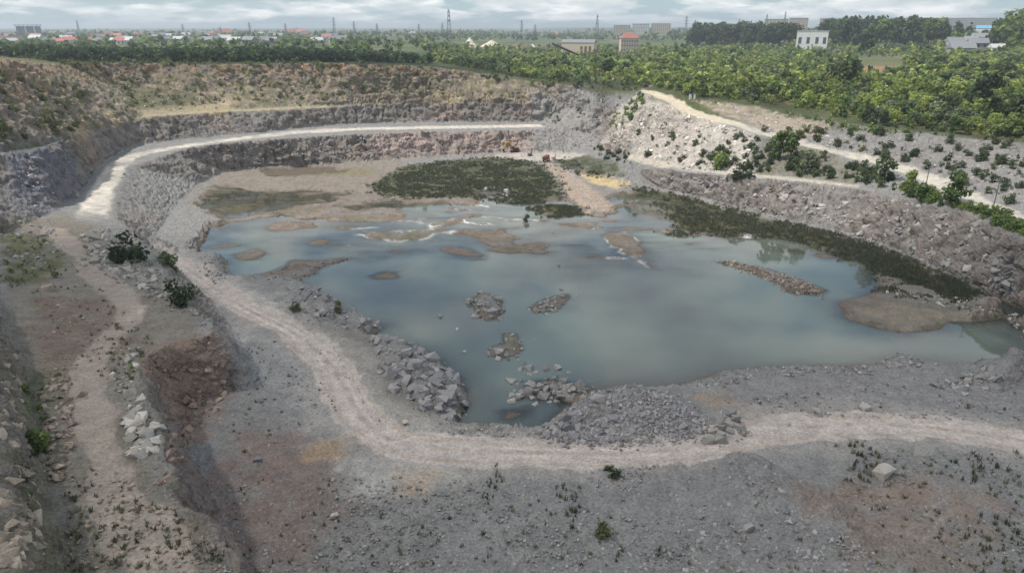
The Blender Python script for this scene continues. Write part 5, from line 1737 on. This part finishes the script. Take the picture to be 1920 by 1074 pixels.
# --- poles along the upper road, posts
def rpole(px, base, top, label, arm=True):
    x, y, z = (float(a[0]) for a in hit(np.array([px]), np.array([base])))
    d = math.sqrt(x * x + y * y + (CAM_H - z) ** 2)
    h = (base - top) * d / FPX * 1.04
    o = thing('telegraph_pole', label, 'pole', (x, y, z - .2), facing(x, y))
    Shape().cyl((0, 0, 0), (0, 0, h), .17, .11, 10).build('post', MB['wood'], o)
    if arm:
        c = Shape().bar((-.9, 0, h - .5), (.9, 0, h - .5), .14).build('cross_arm', MB['wood'], o)
        for k in (-.8, .8):
            Shape().cyl((k, 0, h - .43), (k, 0, h - .15), .07, .05, 8).build('insulator', MB['white'], c)


rpole(1735, 352, 318, 'wooden pole at the widest part of the upper road')
rpole(1862, 390, 345, 'wooden pole beside the lower end of the upper road')
rpole(1041, 304, 287, 'dark post standing at the corner of the mud track', False)
for px, lab in ((1294, 'white gate post beside another at the wood edge above the upper road'), (1302, 'slimmer white gate post beside the wider one at the wood edge')):
    x, y, z = (float(a[0]) for a in hit(np.array([px]), np.array([187])))
    o = thing('gate_post', lab, 'post', (x, y, z))
    Shape().box((0, 0, 1.2), (1.2 if px < 1298 else .8, .7, 2.6)).build('shaft', MB['white'], o)
    Shape().box((0, 0, 2.6), (1.4 if px < 1298 else 1.0, .9, .22)).build('cap', MB['paleroof'], o)

# --- excavator digging at the far face
x, y, z = (float(a[0]) for a in hit(np.array([964]), np.array([286])))
o = thing('excavator', 'tracked excavator with a yellow boom digging at the foot of the far face', 'excavator', (x, y, z + .1), .12)
for s_ in (-1, 1):
    t_ = Shape()
    t_.box((0, s_ * 1.25, .5), (3.6, .65, .7)).cyl((-1.8, s_ * 1.25 - .32, .5), (-1.8, s_ * 1.25 + .32, .5), .5).cyl((1.8, s_ * 1.25 - .32, .5), (1.8, s_ * 1.25 + .32, .5), .5)
    t_.build('track', MB['black'], o)
Shape().box((0, 0, 1.05), (1.6, 1.9, .5)).build('undercarriage', MB['black'], o)
hs = Shape().box((.7, 0, 1.95), (3.4, 2.7, 1.3)).build('body', MB['rust'], o)
Shape().box((2.3, 0, 1.9), (.7, 2.7, 1.5)).build('counterweight', MB['rust'], o)
cab_ = Shape().box((-.7, -.85, 2.7), (1.5, 1.0, 1.7), 0, .9).build('cab', MB['rust'], o)
Shape().box((-1.42, -.85, 2.9), (.08, .8, .9)).build('window', MB['glass'], cab_)
Shape().bar((-.8, .3, 2.0), (-2.9, .3, 6.0), .75, .65).bar((-2.9, .3, 6.0), (-4.6, .3, 5.6), .65, .5).build('boom', MB['yellow'], o)
Shape().bar((-4.4, .3, 5.9), (-6.0, .3, 2.1), .6, .4).build('stick', MB['yellow'], o)
Shape().bar((-1.6, .3, 2.3), (-3.1, .3, 5.0), .22).bar((-3.2, .3, 6.4), (-4.7, .3, 6.2), .2).build('ram', MB['steel'], o)
Shape().box((-6.1, .3, 1.4), (1.2, 1.2, 1.2), 0, .7).build('bucket', MB['black'], o)
# --- dump truck on the mud track, seen from behind
x, y, z = (float(a[0]) for a in hit(np.array([1024]), np.array([303])))
o = thing('dump_truck', 'rusty brown dump truck parked where the mud track starts', 'truck', (x, y, z + .05), 1.25)
Shape().box((0, 0, 1.0), (6.2, 1.2, .35)).build('chassis', MB['black'], o)
Shape().box((-.9, 0, 2.1), (4.2, 2.5, 1.6), 0, 1.05).build('tipper_body', MB['rust'], o)
c_ = Shape().box((2.3, 0, 2.1), (1.5, 2.3, 2.2), 0, .92).build('cab', MB['orange'], o)
Shape().box((3.03, 0, 2.5), (.08, 1.9, .8)).build('windscreen', MB['glass'], c_)
for wx_ in (-2.0, -.7, 2.2):
    for s_ in (-1, 1):
        t_ = Shape().cyl((wx_, s_ * .95, .55), (wx_, s_ * 1.3, .55), .55, seg=16).build('wheel', MB['black'], o)
        Shape().cyl((wx_, s_ * 1.28, .55), (wx_, s_ * 1.33, .55), .26, seg=12).build('rim', MB['steel'], t_)
# --- drilling rig, dark, by the far track
x, y, z = (float(a[0]) for a in hit(np.array([994]), np.array([293])))
o = thing('drill_rig', 'small dark drill rig with an upright mast beside the far track', 'drill rig', (x, y, z), .6)
for s_ in (-1, 1):
    Shape().box((0, s_ * .8, .4), (2.4, .45, .7)).build('track', MB['black'], o)
Shape().box((-.3, 0, 1.25), (1.7, 1.5, 1.0)).build('body', MB['steel'], o)
Shape().bar((1.0, 0, .3), (1.15, 0, 4.2), .35).build('mast', MB['black'], o)

# ------------------------------------------------------------------ air
M_AIR, t = new_mat('haze')
vol = t.n('ShaderNodeVolumePrincipled', i_Color=(0.80, 0.88, 0.95, 1), i_Density=0.00016, i_Anisotropy=0.3)
t.n('ShaderNodeOutputMaterial', i_Volume=vol.outputs[0])
air = Shape().box((0, 0, 55), (29000, 29000, 120)).build('haze', M_AIR)
tag(air, 'thin pale summer haze over the quarry and the plain', 'haze', kind='stuff')


def cloud(cx_, cy_, rx, ry, alt, seed, label):  # added overhead, outside the view, to cast shade on the ground
    """a flattened lumpy cloud whose shadow centre on the ground is (cx_, cy_)"""
    off = alt / math.tan(SUN_EL)
    na, nb = 96, 28
    th = np.arange(na) * 2 * math.pi / na
    ph = np.linspace(-math.pi / 2, math.pi / 2, nb)
    T, P_ = np.meshgrid(th, ph)
    x = np.cos(P_) * np.cos(T); y = np.cos(P_) * np.sin(T); z = np.sin(P_)
    d = 1 + .55 * fbm(x * 2.2 + seed, y * 2.2, z * 2.2, 5) + .22 * np.abs(fbm(x * 6 + seed, y * 6, z * 6, 3))
    v = np.stack([x * d * rx, y * d * ry, np.where(z > 0, z * 95, z * 30) * d], -1).reshape(-1, 3)
    A_, B_ = np.meshgrid(np.arange(nb - 1), np.arange(na), indexing='ij')
    qd = np.stack([A_ * na + B_, A_ * na + (B_ + 1) % na, (A_ + 1) * na + (B_ + 1) % na, (A_ + 1) * na + B_], -1).reshape(-1, 4)
    o = link('cloud', mesh_np('cloud', v, quads=qd), M_CLOUD)
    o.location = (cx_ + off * math.sin(SUN_AZ), cy_ + off * math.cos(SUN_AZ), alt)
    tag(o, label, 'cloud', kind='stuff')


M_CLOUD, t = new_mat('cloud')
dd = t.n('ShaderNodeBsdfDiffuse', i_Color=(0.95, 0.95, 0.95, 1))
tt = t.n('ShaderNodeBsdfTranslucent', i_Color=(0.95, 0.95, 0.95, 1))
mx = t.n('ShaderNodeMixShader', i_0=0.6, i_1=dd.outputs[0], i_2=tt.outputs[0])
tp_ = t.n('ShaderNodeBsdfTransparent')
mx2 = t.n('ShaderNodeMixShader', i_0=0.53, i_1=mx.outputs[0], i_2=tp_.outputs[0])
t.n('ShaderNodeOutputMaterial', i_Surface=mx2.outputs[0])
cloud(-10, -20, 330, 225, 900, 3.1, 'broad white cloud added out of view to shade the near side of the quarry')
cloud(365, 190, 115, 75, 900, 8.4, 'smaller white cloud added out of view to shade the slope above the upper road')
cloud(-150, 560, 150, 70, 950, 5.7, 'white cloud added out of view to shade the tree belt on the back rim')
